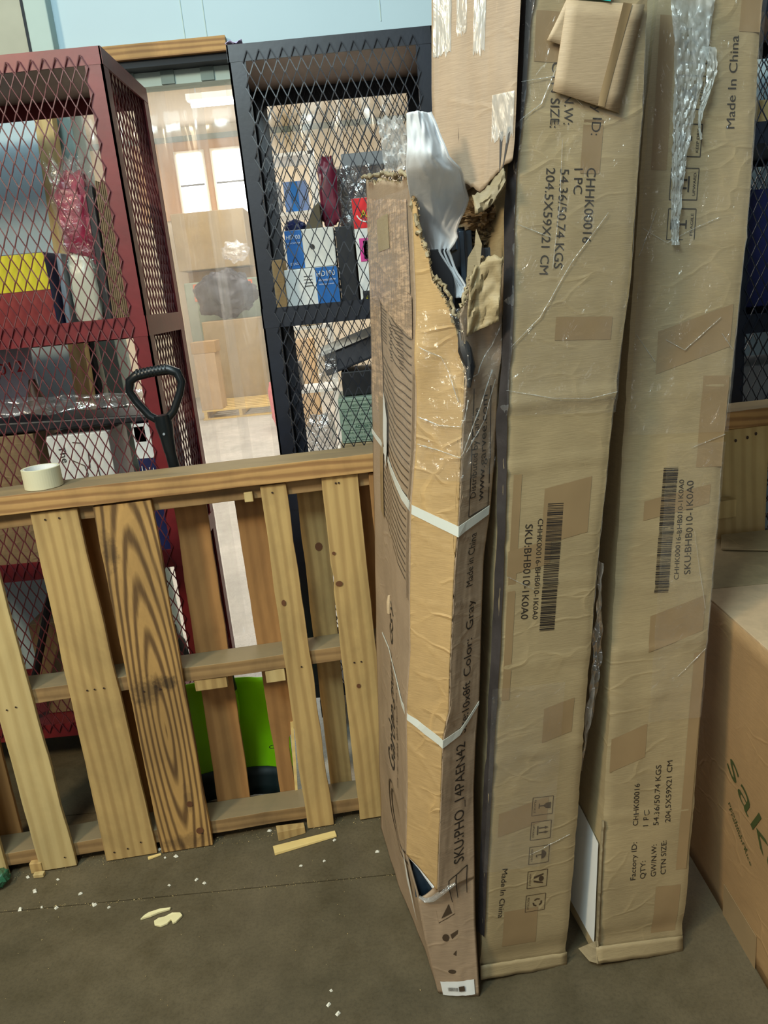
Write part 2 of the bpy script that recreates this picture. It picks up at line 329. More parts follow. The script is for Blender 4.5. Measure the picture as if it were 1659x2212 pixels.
def put_line(mb, P, a, b, wd=.0012, seg=6):
    dx, dz = b[0]-a[0], b[1]-a[1]; L = math.hypot(dx, dz) or 1; nx, nz_ = -dz/L*wd/2, dx/L*wd/2
    for i in range(seg):
        t0, t1 = i/seg, (i+1)/seg; p = (a[0]+dx*t0, a[1]+dz*t0); q = (a[0]+dx*t1, a[1]+dz*t1)
        mb.quad(tuple(P(p[0]-nx, p[1]-nz_)), tuple(P(q[0]-nx, q[1]-nz_)), tuple(P(q[0]+nx, q[1]+nz_)), tuple(P(p[0]+nx, p[1]+nz_)))
def put_poly(mb, P, pts): mb.poly([tuple(P(*p)) for p in pts])
def icon(mb, P, kind, c, sz, up, cap, wd=.0013):
    """square handling symbol; c centre (s,z), up = unit vector of the glyph's up"""
    ux, uz = up; rx, rz = uz, -ux
    q = lambda x, y: (c[0]+(rx*x+ux*y)*sz, c[1]+(rz*x+uz*y)*sz)
    for a, b in (((-.5, -.5), (.5, -.5)), ((.5, -.5), (.5, .5)), ((.5, .5), (-.5, .5)), ((-.5, .5), (-.5, -.5))): put_line(mb, P, q(*a), q(*b), wd, 3)
    G = lambda pts: put_poly(mb, P, [q(*p) for p in pts])
    if kind == 'glass': G([(-.17, .4), (.17, .4), (.15, .18), (.04, .06), (-.04, .06), (-.15, .18)]); G([(-.03, .07), (.03, .07), (.03, -.14), (-.03, -.14)]); G([(-.14, -.14), (.14, -.14), (.14, -.19), (-.14, -.19)])
    elif kind == 'up':
        for d in (-.13, .13): G([(d-.03, -.1), (d+.03, -.1), (d+.03, .2), (d-.03, .2)]); G([(d-.08, .2), (d+.08, .2), (d, .38)])
        G([(-.25, -.13), (.25, -.13), (.25, -.19), (-.25, -.19)])
    elif kind == 'umbrella':
        G([(-.25, .12)]+[(-.25*math.cos(t*math.pi/8), .12+.24*math.sin(t*math.pi/8)) for t in range(1, 8)]+[(.25, .12)]); G([(-.02, .12), (.02, .12), (.02, -.16), (-.02, -.16)]); G([(.0, -.16), (.12, -.16), (.12, -.08), (.09, -.08), (.09, -.12), (0, -.12)])
    elif kind == 'hands':
        G([(.16*math.cos(t*math.pi/5), .2+.13*math.sin(t*math.pi/5)) for t in range(10)]); G([(-.3, .3), (-.22, .3), (-.12, .02), (-.05, -.18), (-.16, -.18), (-.22, 0)]); G([(.3, .3), (.22, .3), (.12, .02), (.05, -.18), (.16, -.18), (.22, 0)])
    elif kind == 'cross':
        G([(-.2, .35), (-.1, .35), (.2, -.12), (.1, -.12)]); G([(.2, .35), (.1, .35), (-.2, -.12), (-.1, -.12)]); G([(-.28, -.14), (.28, -.14), (.28, -.19), (-.28, -.19)])
    elif kind == 'recycle':
        for k in range(3):
            a = k*2.094+.5; p = lambda r, t: (r*math.cos(t), .1+r*math.sin(t))
            G([p(.25, a), p(.26, a+.7), p(.25, a+1.4), p(.17, a+1.4), p(.18, a+.7), p(.17, a)])
    put_text(mb, cap, P, q(-.36, -.42), q(.36, -.42), .1*sz)
def barcode(mb, P, a, b, half, seed):
    """bars crossing the run a->b; half = half bar length vector (s,z)"""
    r = random.Random(seed); t = 0; L = math.hypot(b[0]-a[0], b[1]-a[1])
    while t < L:
        w_ = r.choice((.0008, .0012, .0018, .003)); t1 = min(L, t+w_)
        p = [a[i]+(b[i]-a[i])*t/L for i in (0, 1)]; q = [a[i]+(b[i]-a[i])*t1/L for i in (0, 1)]
        put_poly(mb, P, [(p[0]-half[0], p[1]-half[1]), (p[0]+half[0], p[1]+half[1]), (q[0]+half[0], q[1]+half[1]), (q[0]-half[0], q[1]-half[1])])
        t = t1+r.choice((.0009, .0014, .002))
# ------------------------------------------------------------ setting: floors, walls, far room
struct('floor_front', MB().box(-4, 4, -3, 1.757, -.05, 0), M['floor'])
struct('floor_middle', MB().box(-4, 4, 1.762, 2.16, -.05, -.001), M['floor'])
struct('floor_left', MB().box(-4, -.62, 2.165, 2.95, -.05, -.001), M['floor'])  # dark floor colour here stands in for shade under the red cage
struct('floor_mid_back', MB().box(-.615, 4, 2.165, 2.95, -.05, -.001), M['floor2'])
struct('floor_back', MB().box(-5, 4, 2.955, 14.2, -.05, -.001), M['floor2'])
struct('trim_0', MB().box(-4, 4, 1.757, 1.762, -.05, -.006), M['gap'])
YW = 3.2
struct('wall_header', MB().box(-1.02, 3.5, YW, YW+.12, 2.432, 4.5), M['wallw'])
struct('trim_13', MB().box(-.41, 1.6, YW, YW+.12, 2.408, 2.432), M['wallw'])
for i, x in enumerate((-.56, -.48, .16)):
    struct('trim_%d' % (i+1), MB().box(x, x+.003, YW-.003, YW, 2.486, 4.5), M['walltrim'])
struct('trim_5', MB().box(-1.03, -.41, YW-.03, YW-.001, 2.432, 2.481), M['w_beam'])
struct('trim_6', MB().box(-1.03, -.41, YW-.01, YW+.1, 2.408, 2.431), M['gap'])  # dark strip painted in as the shadow below the header board
struct('trim_7', MB().box(-1.1, 1.6, YW+.06, YW+.14, 2.36, 2.415), M['walltrim'])
for k in range(16): struct('trim_%d' % (20+k), MB().box(-.98+k*.15, -.93+k*.15, YW+.052, YW+.0595, 2.362, 2.41), M['jamb'])
struct('trim_8', MB().box(-1.10, -1.02, YW-.06, YW+.1, 2.3, 4.5), M['walltrim'], bevel=.004)
struct('trim_9', MB().box(-1.115, -1.10, YW-.045, YW, 0, 4.5), M['gap'])
struct('wall_left', MB().box(-4.2, -1.11, YW, YW+.12, 0, 4.5), M['wallold'])
struct('trim_10', MB().hexa([(-1.04, YW-.03, 0), (-.99, YW-.03, 0), (-.99, YW+.13, 0), (-1.04, YW+.13, 0), (-1.10, YW-.03, 2.42), (-1.02, YW-.03, 2.42), (-1.02, YW+.13, 2.42), (-1.10, YW+.13, 2.42)]), M['jamb'], bevel=.004)
struct('wall_right', MB().box(1.45, 3.6, YW, YW+.12, 0, 2.5), M['wallw'])
struct('wall_far', MB().box(-6, 4, 14, 14.1, 0, 5), M['cream'])
struct('wall_far_left', MB().box(-5.1, -5, 3.3, 14, 0, 5), M['cream'])
struct('wall_far_right', MB().box(3, 3.1, 3.3, 14, 0, 5), M['cream'])
struct('wall_inner', MB().box(-5, -1.115, 3.33, 3.36, 0, 5), M['cream'])
struct('ceiling_far', MB().box(-5.1, 3.1, 3.3, 14.1, 4.42, 4.5), M['cream'])
struct('trim_11', MB().box(-5, 3, 13.93, 14, 4.2, 4.28), M['jamb'])
struct('trim_12', MB().box(-3.6, -1.3, 13.96, 14, 3.0, 4.2), M['cream2'])
for i, (x0, x1) in enumerate(((-2.85, -2.45), (-2.25, -1.72))):
    wn = struct('window_%d' % (i+1), MB().box(x0-.05, x1+.05, 13.92, 13.96, 2.95, 4.05), M['cream'])
    struct('window_pane', MB().box(x0, x1, 13.9, 13.925, 3.0, 4.0), M['win'], parent=wn)
    struct('glazing_bar', MB().box(x0, x1, 13.89, 13.9, 3.5, 3.53), M['grey'], parent=wn)
# fluorescent fixtures hanging in the far room
for (x0, x1, y, z, lb) in ((-1.09, -.74, 6, 3.06, 'lit tube light nearer the curtain, upper one of the pair'), (-1.34, -.98, 7.5, 3.25, 'lit tube light further back, lower one of the pair')):
    t = thing('tube_light', lb, 'light', (x0, y, z))
    mk('tube', MB().tube([(x0, y, z), (x1+.5, y, z)], .022, 10), M['lamp'], t, smooth=True)
    mk('housing', MB().box(x0-.03, x1+.55, y-.06, y+.06, z+.03, z+.08), M['white'], t)
    for x in (x0+.05, x1+.4): mk('hanger', MB().tube([(x, y, z+.07), (x, y, 4.42)], .005, 5), M['grey'], t)
# strip curtain
cu = thing('strip_curtain', 'clear plastic strip curtain hanging in the doorway', 'curtain', (-1.0, YW+.1, 2.4))
def strip(x0, x1, y, zb, k):
    r = random.Random(k); ph = r.random()*6; top = 2.395
    f = lambda u, v: (x0+(x1-x0)*u, y+.006*math.sin(v*9+ph)+.012*(u-.5)**2*4*(1 if k % 2 else -1), zb+(top-zb)*v)
    mk('strip', MB().grid(f, 4, 12), M['strip'], cu, smooth=True, solid=.002)
k = 0; x = -1.04
while x < -.42: strip(x, x+.2, YW+.10+(k % 2)*.025, .06+.02*random.random(), k); x += .148; k += 1
x = -.22
while x < .9: strip(x, x+.2, YW+.10+(k % 2)*.025, .06+.02*random.random(), k); x += .16; k += 1
mk('hanging_rail', MB().box(-1.05, 1.1, YW+.09, YW+.14, 2.385, 2.41), M['grey'], cu)
# leaning panel with tan edging behind the red cage
lp = thing('leaning_panel', 'pale blue panel with a tan timber edge, leaning behind the red cage', 'panel', (-1.4, 3.1, 0))
def lean(x, y, z): return (x-.055*(2.6-z)/1.0+.09, y+.0*z, z)
mk('panel', MB().box(-1.95, -1.19, 3.10, 3.13, 0.02, 2.28, lean), M['wallw'], lp)
mk('edge_board', MB().box(-1.188, -1.125, 3.08, 3.13, 0.02, 2.28, lean), M['w_pale'], lp)
# ------------------------------------------------------------ expanded-metal cages
def expanded(w_, h, org, ud, pw=.017, ph=.064, t=.0030, d=.0016, ragged=None):
    mb = MB(); ud = Vector(ud); up = Vector((0, 0, 1)); nn = ud.cross(up); O = Vector(org)
    cols = int(round(w_/pw)); rows = int(round(h/(ph/2))); pw = w_/cols; rh = h/rows
    P = lambda x, z, o: tuple(O+ud*x+up*z+nn*o)
    for c in range(cols):
        prev = None
        for r in range(rows+1):
            bow = .0016*nz(c*.7, r*.4, 1)
            x = (c+.5)*pw+((pw/2-t*.35) if (r+c) % 2 else -(pw/2-t*.35)) + bow; z = r*rh
            o = .0012 if r % 2 else -.0012
            if ragged and ragged(x, z): prev = None; continue
            n = len(mb.v); mb.v += [P(x-t/2, z, o-d), P(x+t/2, z, o-d), P(x+t/2, z, o+d), P(x-t/2, z, o+d)]
            if prev is not None:
                for j in range(4): mb.f.append((prev+j, prev+(j+1) % 4, n+(j+1) % 4, n+j))
            prev = n
    return mb
def cage(name, label, x0, x1, y0, y1, zt, shelves, mat, mmat, panels, zb=.15, sheet='sheet', leg=.05):
    t = thing(name, label, 'cage', ((x0+x1)/2, (y0+y1)/2, 0)); a = .006
    for (px, sx) in ((x0, 1), (x1, -1)):
        for (py, sy) in ((y0, 1), (y1, -1)):
            mb = MB(); xa, xb = sorted((px, px+sx*leg)); ya, yb = sorted((py, py+sy*a)); mb.box(xa, xb, ya, yb, zb, zt)
            xa, xb = sorted((px, px+sx*a)); ya, yb = sorted((py, py+sy*leg)); mb.box(xa, xb, ya, yb, zb, zt); mk('corner_post', mb, mat, t)
    for z, h in [(zt-.045, .045)]+[(s, .06) for s in shelves]+[(zb, .05)]:
        for y in (y0-.001, y1-.005): mk('cross_rail', MB().box(x0+.004, x1-.004, y, y+.006, z-(.016 if y > y0 else 0), z+h), mat, t)
        for xx in (x0-.001, x1-.005): mk('side_rail', MB().box(xx, xx+.006, y0, y1, z, z+h), mat, t)
    mk('top_sheet', MB().box(x0+.006, x1-.006, y0+.006, y1-.006, zt-.012, zt-.008), M[sheet], t)
    for s in shelves+[zb]: mk('shelf', MB().box(x0+.007, x1-.007, y0+.007, y1-.007, s+.004, s+.012), mat, t)
    for p in panels:
        h = zt-zb-.04
        if p == 'front': g = expanded(x1-x0-leg*2+.02, h, (x0+leg-.01, y0-.005, zb+.02), (1, 0, 0))
        elif p == 'back': g = expanded(x1-x0-.02, h, (x0+.01, y1-.012, zb+.02), (1, 0, 0), ragged=(lambda x, z: .18 < x < .36 and 1.0+.2*math.sin(x*40) > z > .82+.1*math.sin(x*57)) if name == 'black_cage' else None)
        elif p == 'right': g = expanded(y1-y0-.02, h, (x1-.012, y0+.01, zb+.02), (0, 1, 0))
        elif p == 'left': g = expanded(y1-y0-.02, h, (x0+.012, y0+.01, zb+.02), (0, 1, 0))
        mk('mesh_panel', g, mmat, t)
    for px in (x0+.05, x1-.05):
        for py in (y0+.05, y1-.05):
            w_ = mk('caster_wheel', MB().tube([(px-.018, py, .06), (px+.018, py, .06)], .06, 18), M['plastic_black'], t, smooth=False)
            mk('caster_fork', MB().box(px-.025, px+.025, py-.03, py+.03, .115, zb).box(px-.028, px-.022, py-.02, py+.02, .05, .12).box(px+.022, px+.028, py-.02, py+.02, .05, .12), M['nail'], w_)
    return t
cage('red_cage', 'red steel mesh cage on casters at the left', -1.75, -.655, 2.40, 2.87, 2.256, [1.475, .735], M['red'], M['redmesh'], ['front', 'right'])
cage('black_cage', 'black steel mesh cage beside the strip curtain, behind the torn carton', -.323, .27, 2.50, 2.99, 2.256, [1.46, .86], M['black'], M['black'], ['front', 'back'])
cage('black_cage', 'black steel mesh cage at the right edge behind the upright cartons', 1.16, 1.75, 2.50, 2.99, 2.256, [1.86, 1.3, .86], M['black'], M['black'], ['front', 'left', 'back'])
tag(mk('paper_scrap', MB().grid(lambda u, v: (-.327+.05*u, 2.505+.04*v, 2.2585+.010*math.sin(u*5+v*3)**2+.001), 6, 5), plain('lilac_paper', srgb(190, 180, 220)), smooth=True, solid=.001), 'lilac paper scrap on the top corner of the black cage', 'paper')
# ------------------------------------------------------------ boxes and goods inside the cages
def flat(y):
    return lambda s, z: (s, y, z)
def carton(name, label, x0, x1, y0, y1, z0, z1, mat, cat='box', faces=(), group=None, bev=.003):
    """box body plus printed face panels: faces = [(x0,x1,z0,z1,mat)], thin sheets on the front"""
    t = thing(name, label, cat, ((x0+x1)/2, (y0+y1)/2, z0), group)
    mk('body', MB().box(x0, x1, y0, y1, z0, z1), mat, t, bevel=bev)
    for (a, b, c, d, m_) in faces: mk('printed_panel', MB().box(a, b, y0-.0012, y0-.0004, c, d), m_, t)
    mk('lid_seam', MB().box(x0+.004, x1-.004, (y0+y1)/2-.0015, (y0+y1)/2+.0015, z1, z1+.0008), M['tape'], t)
    return t
def words(t, items, y, mat, name='lettering'):
    for s, a, b, h in items: mb = MB(); put_text(mb, s, flat(y-.002), a, b, h); mk(name, mb, mat, t)
def lump(fn, nu=16, nv=16): return MB().grid(fn, nu, nv)
def blob(c, r, amp=.25, fr=3, seed=0, nu=28, nv=18, sharp=1.):
    c = Vector(c)
    def f(u, v):
        a = u*2*math.pi; b = (v-.5)*math.pi; d = Vector((math.cos(a)*math.cos(b), math.sin(a)*math.cos(b), math.sin(b)))
        k = Vector([math.copysign(abs(q)**sharp, q) for q in d]); s = 1+amp*noise.fractal(d*fr+Vector((seed, seed, 0)), .7, 2, 4)
        return c+Vector((k.x*r[0], k.y*r[1], k.z*r[2]))*s
    return MB().grid(f, nu, nv)
zs = 1.488
t = carton('yellow_red_box', 'yellow and red printed box on the red cage upper shelf', -1.3, -.958, 2.50, 2.72, zs, zs+.262, M['navy'], faces=[(-1.3, -.96, 1.64, zs+.26, M['yellow']), (-1.3, -.96, zs+.001, 1.639, M['redp'])])
def slab(name, label, x0, x1, y0, y1, z0, z1, mat, cat, lx=0, top=None):
    """upright slab leaning by lx at the top"""
    return tag(mk(name, MB().hexa([(x0, y0, z0), (x1, y0, z0), (x1, y1, z0), (x0, y1, z0), (x0+lx, y0, z1), (x1+lx, y0, z1), (x1+lx, y1, z1), (x0+lx, y1, z1)]), mat, loc=((x0+x1)/2, (y0+y1)/2, z0), bevel=.004), label, cat)
slab('bagged_item', 'crumpled dark bag standing right of the yellow and red box', -.955, -.938, 2.55, 2.66, zs, 1.745, M['grey'], 'bag', .012)
t = thing('wrapped_bundle', 'maroon bundle in crinkled clear wrap above a white packet on the upper red shelf', 'bundle', (-.87, 2.62, zs))
mk('red_packet', blob((-.868, 2.62, 1.845), (.055, .05, .125), .25, 3, 4, sharp=.6), plain('red_foil_packet', srgb(150, 44, 70), .3, 0, .5, 22, bmp=.8, bscale=40), t, smooth=True)
mk('white_packet', blob((-.885, 2.61, 1.63), (.045, .04, .11), .12, 3, 9, sharp=.5), plain('cloudy_packet', srgb(196, 194, 176), .3, 0, .1), t, smooth=True)
mk('clear_wrap', blob((-.87, 2.62, 1.83), (.066, .055, .19), .4, 4, 14, sharp=.7), M['wrap'], t, smooth=True)
mk('base_tray', MB().box(-.925, -.84, 2.57, 2.67, zs, 1.525), M['dark'], t, bevel=.003)
slab('black_slab', 'black slab standing between the wrapped bundle and the corrugated stack', -.832, -.805, 2.56, 2.68, zs, 1.93, M['dark'], 'panel', .012)
t = thing('cardboard_stack', 'stack of folded brown cardboard sheets standing on the upper red shelf', 'cardboard', (-.775, 2.6, zs))
for i in range(9): mk('sheet', MB().hexa([(-.800+i*.0062, 2.54, zs), (-.7955+i*.0062, 2.54, zs), (-.7955+i*.0062, 2.68, zs), (-.800+i*.0062, 2.68, zs), (-.778+i*.0058, 2.54, 1.94-.003*(i % 3)), (-.774+i*.0058, 2.54, 1.94-.003*(i % 3)), (-.774+i*.0058, 2.68, 1.94), (-.778+i*.0058, 2.68, 1.94)]), M['card_dark'], t)
mk('shiny_wrap', MB().grid(lambda u, v: (-.808-.006*u+.018*v+.004*nz(u*4, v*20, 2), 2.535+.02*u, zs+.44*v), 5, 50), M['wrap_bag'], t, smooth=True)
tag(mk('white_bag', lump(lambda u, v: (-.737+.045*u*(1-v*.6)+.004*nz(u*3, v*5, 1), 2.56+.012*nz(u*3, v*6, 5)+.03*u, zs+.22*v), 10, 18), M['wrap_thick'], smooth=True, loc=(-.72, 2.56, zs)), 'pale plastic bag tucked right of the corrugated stack', 'bag')
# lower goods on the red cage second shelf (top .747)
z2 = .748
t = slab('marked_board', 'lavender board with red handwritten figures on the second red shelf', -1.36, -1.185, 2.79, 2.80, z2, 1.48, plain('lavender_board', srgb(206, 204, 222), .5, 0, .03), 'board', 0)
mb = MB(); put_text(mb, '1012', lambda s, z: (s, 2.788, z), (-1.33, 1.375), (-1.22, 1.385), .04); mk('red_figures', mb, M['redbright'], t)
t = carton('brown_carton', 'brown carton at the left on the second red shelf', -1.36, -1.112, 2.5, 2.72, z2, 1.200, M['card_dark'])
t = carton('white_carton', 'white carton lettered The on the second red shelf', -1.075, -.872, 2.5, 2.70, z2, 1.185, M['white'])
words(t, [('The', (-1.04, 1.15), (-1.035, 1.095), .022)], 2.5, M['ink'])
mb = MB()
for pts in ([(-.99, 1.16), (-.96, 1.155), (-.945, 1.12), (-.95, 1.07)], [(-1.0, 1.10), (-.965, 1.08), (-.96, 1.05), (-.972, 1.03)], [(-.945, 1.12), (-.925, 1.08), (-.92, 1.02), (-.93, .98)]):
    for a, b in zip(pts, pts[1:]): put_line(mb, flat(2.4965), a, b, .003, 2)
mk('pen_scribble', mb, M['brownd'], t)
t = carton('white_blue_carton', 'white and navy carton by the right post of the red cage', -.79, -.69, 2.5, 2.7, z2, 1.2, M['navy'], faces=[(-.79, -.691, 1.085, 1.2, M['white2']), (-.785, -.75, 1.14, 1.19, M['dark'])])
mb = MB()
for i in range(7): put_line(mb, flat(2.497), (-.78+i*.012, 1.06-.003*i), (-.778+i*.012, .93), .003, 1)
mk('lettering', mb, M['white'], t)
tag(mk('wrapped_flat_pack', MB().hexa([(-1.38, 2.50, 1.207), (-.71, 2.50, 1.203), (-.71, 2.72, 1.203), (-1.38, 2.72, 1.207), (-1.38, 2.50, 1.25), (-.71, 2.5, 1.225), (-.71, 2.72, 1.225), (-1.38, 2.72, 1.25)]), M['dark'], loc=(-1, 2.6, 1.2), bevel=.006), 'long black flat pack lying across the cartons in the red cage', 'package')
tag(mk('clear_film', lump(lambda u, v: (-1.38+.68*u, 2.49+.03*nz(u*5, v*3, 1), 1.262+.065*v*(1-.35*u)+.012*nz(u*9, v*4, 3)), 40, 10), M['wrap_bag'], smooth=True, loc=(-1, 2.5, 1.25)), 'loose clear film over the black flat pack', 'film')
tag(mk('plastic_funnel', MB().lathe((-1.12, 2.6, 1.256), [(.035, 0), (.012, .105), (.010, .11), (.030, 0)], 20), M['brownd'], smooth=True, loc=(-1.12, 2.6, 1.25)), 'dark cone standing on the black flat pack', 'cone')
# bottom of the red cage
zb_ = .163
carton('brown_crate', 'dark brown carton on the bottom shelf of the red cage', -1.30, -1.08, 2.55, 2.75, zb_, .52, M['card_dark'])
tag(mk('black_bag', blob((-.9, 2.62, zb_+.17), (.12, .09, .15), .12, 3, 2), M['dark'], smooth=True, loc=(-.9, 2.62, zb_)), 'black bag on the bottom shelf of the red cage', 'bag')
tag(mk('dark_bar', MB().tube([(-1.36, 2.50, zb_+.005), (-1.14, 2.46, .69)], .014, 8), M['dark'], loc=(-1.3, 2.5, zb_)), 'dark bar leaning inside the red cage', 'bar')
# black cage, upper shelf top z = 1.472
zk = 1.473
t = carton('blue_white_box', 'white box with a blue right panel, lower of the two stacked boxes', -.247, -.075, 2.60, 2.78, zk, 1.632, M['white2'], faces=[(-.147, -.0755, zk+.001, 1.631, M['bluep'])], group='blue and white stacked boxes')
words(t, [('HD100', (-.143, 1.603), (-.084, 1.603), .017), ('HD-CAMERA SYSTEM', (-.138, 1.588), (-.084, 1.588), .006), ('PROFESSIONAL GRADE', (-.138, 1.576), (-.09, 1.576), .004), ('02GIL', (-.132, 1.487), (-.103, 1.487), .010)], 2.598, M['white2'])
mb = MB()
for i in range(4): put_line(mb, flat(2.5985), (-.185, 1.607-.01*i), (-.158, 1.607-.01*i), .002, 1)
barcode(mb, flat(2.5985), (-.232, 1.495), (-.205, 1.495), (0, .008), 3); mk('small_print', mb, M['ink'], t)
t = carton('blue_white_box', 'white box with a blue left panel, upper of the two stacked boxes', -.233, -.075, 2.62, 2.78, 1.634, 1.752, M['white'], faces=[(-.2325, -.178, 1.6345, 1.751, M['bluep'])], group='blue and white stacked boxes')
words(t, [('HD100', (-.228, 1.724), (-.184, 1.724), .013), ('HD-CAMERA', (-.226, 1.710), (-.184, 1.710), .005), ('02 LNG', (-.224, 1.645), (-.198, 1.645), .008)], 2.618, M['white2'])
mb = MB(); mb.tube([(-.148, 2.6165, 1.697), (-.148, 2.6185, 1.697)], .0075, 14); mk('round_mark', mb, M['ink'], t)
tag(mk('navy_pouch', blob((-.2, 2.70, 1.7665), (.035, .04, .022), .25, 3, 5), M['navy'], smooth=True, loc=(-.2, 2.7, 1.753)), 'navy pouch on top of the upper blue and white box', 'bag')
carton('small_carton', 'narrow brown carton left of the stacked blue and white boxes', -.298, -.256, 2.68, 2.82, zk, 1.67, M['card'])
t = carton('dark_box', 'tall black box right of the blue and white boxes', -.07, -.014, 2.62, 2.80, zk, 1.75, M['dark'])
t = carton('red_white_box', 'white box with red top and smile shape, on the black cage shelf', -.008, .12, 2.58, 2.74, zk, 1.825, M['white2'], faces=[(-.0078, .119, 1.735, 1.824, M['redbright']), (.004, .1, 1.635, 1.705, M['pinkp']), (.016, .08, 1.642, 1.697, M['white2']), (.0, .05, 1.50, 1.545, M['dark'])])
words(t, [('A3', (.014, 1.765), (.05, 1.765), .022), ('NK353c', (.030, 1.655), (.034, 1.69), .009)], 2.578, M['ink'])
words(t, [('A3', (.0145, 1.766), (.0505, 1.766), .022), ('A', (.008, 1.515), (.02, 1.515), .016)], 2.577, M['yellow'])
mb = MB()
for i in range(6):
    a, b = 3.5+i*.25, 3.75+i*.25; put_line(mb, flat(2.576), (.034+.032*math.cos(a), 1.785+.032*math.sin(a)), (.034+.032*math.cos(b), 1.785+.032*math.sin(b)), .004, 1)
mk('smile_mark', mb, M['white2'], t)
t = slab('wrapped_brown_box', 'brown box in clear wrap standing behind the red topped box', -.052, .10, 2.80, 2.9, zk, 1.945, M['brownd'], 'box')
mk('clear_wrap', lump(lambda u, v: (-.056+.16*u, 2.785+.015*nz(u*6, v*8, 1), 1.7+.25*v), 14, 18), M['wrap_bag'], t, smooth=True)
tag(mk('purple_pouch', blob((-.080, 2.72, 1.865), (.03, .03, .105), .2, 3, 7, sharp=.6), M['maroon'], smooth=True, loc=(-.08, 2.72, 1.76)), 'shiny maroon pouch standing on the upper white box', 'bag')
slab('grey_case', 'grey blue case lying on the wrapped brown box', -.03, .16, 2.80, 2.92, 1.947, 1.99, M['grey'], 'case')
tag(mk('olive_wedge', MB().prism([(-.165, 2.66, 1.754), (-.112, 2.66, 1.754), (-.112, 2.66, 1.835), (-.137, 2.66, 1.815)], (0, .08, 0)), plain('olive_card', srgb(84, 74, 52)), loc=(-.14, 2.7, 1.754), bevel=.002), 'dark olive wedge shaped box on the upper white box', 'box')
# black cage, second shelf top z = .872
zc = .873
carton('label_carton', 'brown carton with white labels at the bottom of the black cage', -.124, .06, 2.58, 2.8, zc, 1.052, M['card'], faces=[(-.11, -.065, 1.0, 1.035, M['white2']), (-.04, .0, 1.0, 1.04, M['white2'])])
t = carton('green_lettered_box', 'pale green box covered in small dark green lettering', -.118, .06, 2.58, 2.80, 1.054, 1.206, M['greenp'])
words(t, [('RECOMMENDED CONTENT', (-.075, 1.178), (.05, 1.178), .007), ('YOUR CELL AND MORE PROT', (-.108, 1.160), (.05, 1.160), .006), ('HOW TO USE KEEP AWAY', (-.108, 1.146), (.04, 1.146), .006), ('FOR CLEAN AND EASY USE', (-.108, 1.130), (.05, 1.130), .006), ('ADVERTENCIA', (-.07, 1.104), (.03, 1.104), .010), ('PARA USO EN CASA SOLO', (-.108, 1.086), (.05, 1.086), .006), ('LEA LAS INSTRUCCIONES', (-.108, 1.070), (.05, 1.070), .006)], 2.58, M['greenink'])
mb = MB()
for z in (1.195, 1.171, 1.118, 1.098, 1.062): put_line(mb, flat(2.5785), (-.114, z), (.056, z), .0012, 1)
mk('ruled_line', mb, M['greenink'], t)
slab('black_tray', 'black tray lying on the pale green box', -.10, .075, 2.62, 2.82, 1.209, 1.29, M['dark'], 'tray')
t = thing('wrapped_foam_block', 'charcoal block in silvery wrap lying tilted on the black tray', 'package', (-.03, 2.72, 1.3))
def tilt(x, y, z): return (x, y, z+.30*(x+.03))
mk('block', MB().box(-.15, .11, 2.62, 2.84, 1.315, 1.40, tilt), plain('charcoal_foam', srgb(62, 66, 76), .6, 0, .2, 20), t, bevel=.008)
mk('silver_wrap', MB().grid(lambda u, v: tilt(-.158+.27*u, 2.612+.23*v, 1.402+.014*(1-v)+.004*nz(u*8, v*20, 2)), 24, 12), M['wrap_thick'], t, smooth=True)
mk('wrap_front', MB().grid(lambda u, v: tilt(-.158+.27*u, 2.610+.004*nz(u*9, v*5, 2), 1.40-.03*v+.018), 24, 6), M['white2'], t, smooth=True)
mk('wrap_side', MB().grid(lambda u, v: tilt(-.170+.06*u, 2.605+.006*nz(u*9, v*5, 2), 1.30+.1*v), 8, 8), M['wrap_bag'], t, smooth=True)
tag(mk('clear_bag', blob((-.19, 2.66, zc+.145), (.05, .04, .13), .1, 3, 7, sharp=.4), M['wrap_bag'], smooth=True, loc=(-.19, 2.62, zc)), 'clear plastic bag standing left of the pale green box', 'bag')
# right cage goods
slab('blue_tarp_bundle', 'dark blue bundle on the shelf of the right black cage', 1.2, 1.62, 2.62, 2.9, 1.374, 1.74, M['navy'], 'bundle')
slab('grey_bin', 'dark grey bin on the lower shelf of the right black cage', 1.2, 1.6, 2.62, 2.9, .873, 1.18, M['grey'], 'bin')
carton('yellow_note_box', 'yellow box on the upper shelf of the right black cage', 1.2, 1.42, 2.62, 2.86, 1.874, 2.0, M['w_pale'])
# ------------------------------------------------------------ far room goods
FP = thing('yellow_pallet', 'yellow pine pallet on the far room floor', 'pallet', (-1.9, 11.6, 0))
for i in range(7): mk('deck_board', MB().box(-2.44, -1.36, 10.98+i*.19, 11.08+i*.19, .115, .14), M['w_yel'], FP)
for x in (-2.42, -1.92, -1.42): mk('stringer', MB().box(x, x+.045, 10.98, 12.2, .02, .114), M['w_yel'], FP)
mk('bottom_board', MB().box(-2.44, -1.36, 10.98, 11.07, 0, .02), M['w_yel'], FP)
carton('tall_carton', 'tall narrow carton with a lid at the left of the far pallet', -2.44, -2.14, 10.98, 11.35, .142, .93, M['card_pale'])
carton('flat_carton', 'flat carton lying on the tall narrow carton', -2.46, -2.12, 10.98, 11.36, .933, 1.09, M['card_warm'])
carton('large_open_carton', 'large open carton standing behind the far pallet', -2.52, -1.62, 12.25, 13.0, 0, 1.33, M['card'], bev=.01)
tag(mk('black_sack', blob((-2.15, 12.6, 1.725), (.46, .26, .36), .22, 1.7, 3, 60, 40), plain('black_film_sack', srgb(70, 74, 84), .4, 0, .3, 8), smooth=True, loc=(-2.1, 12.6, 1.33)), 'black sack heaped on the large open carton', 'sack')
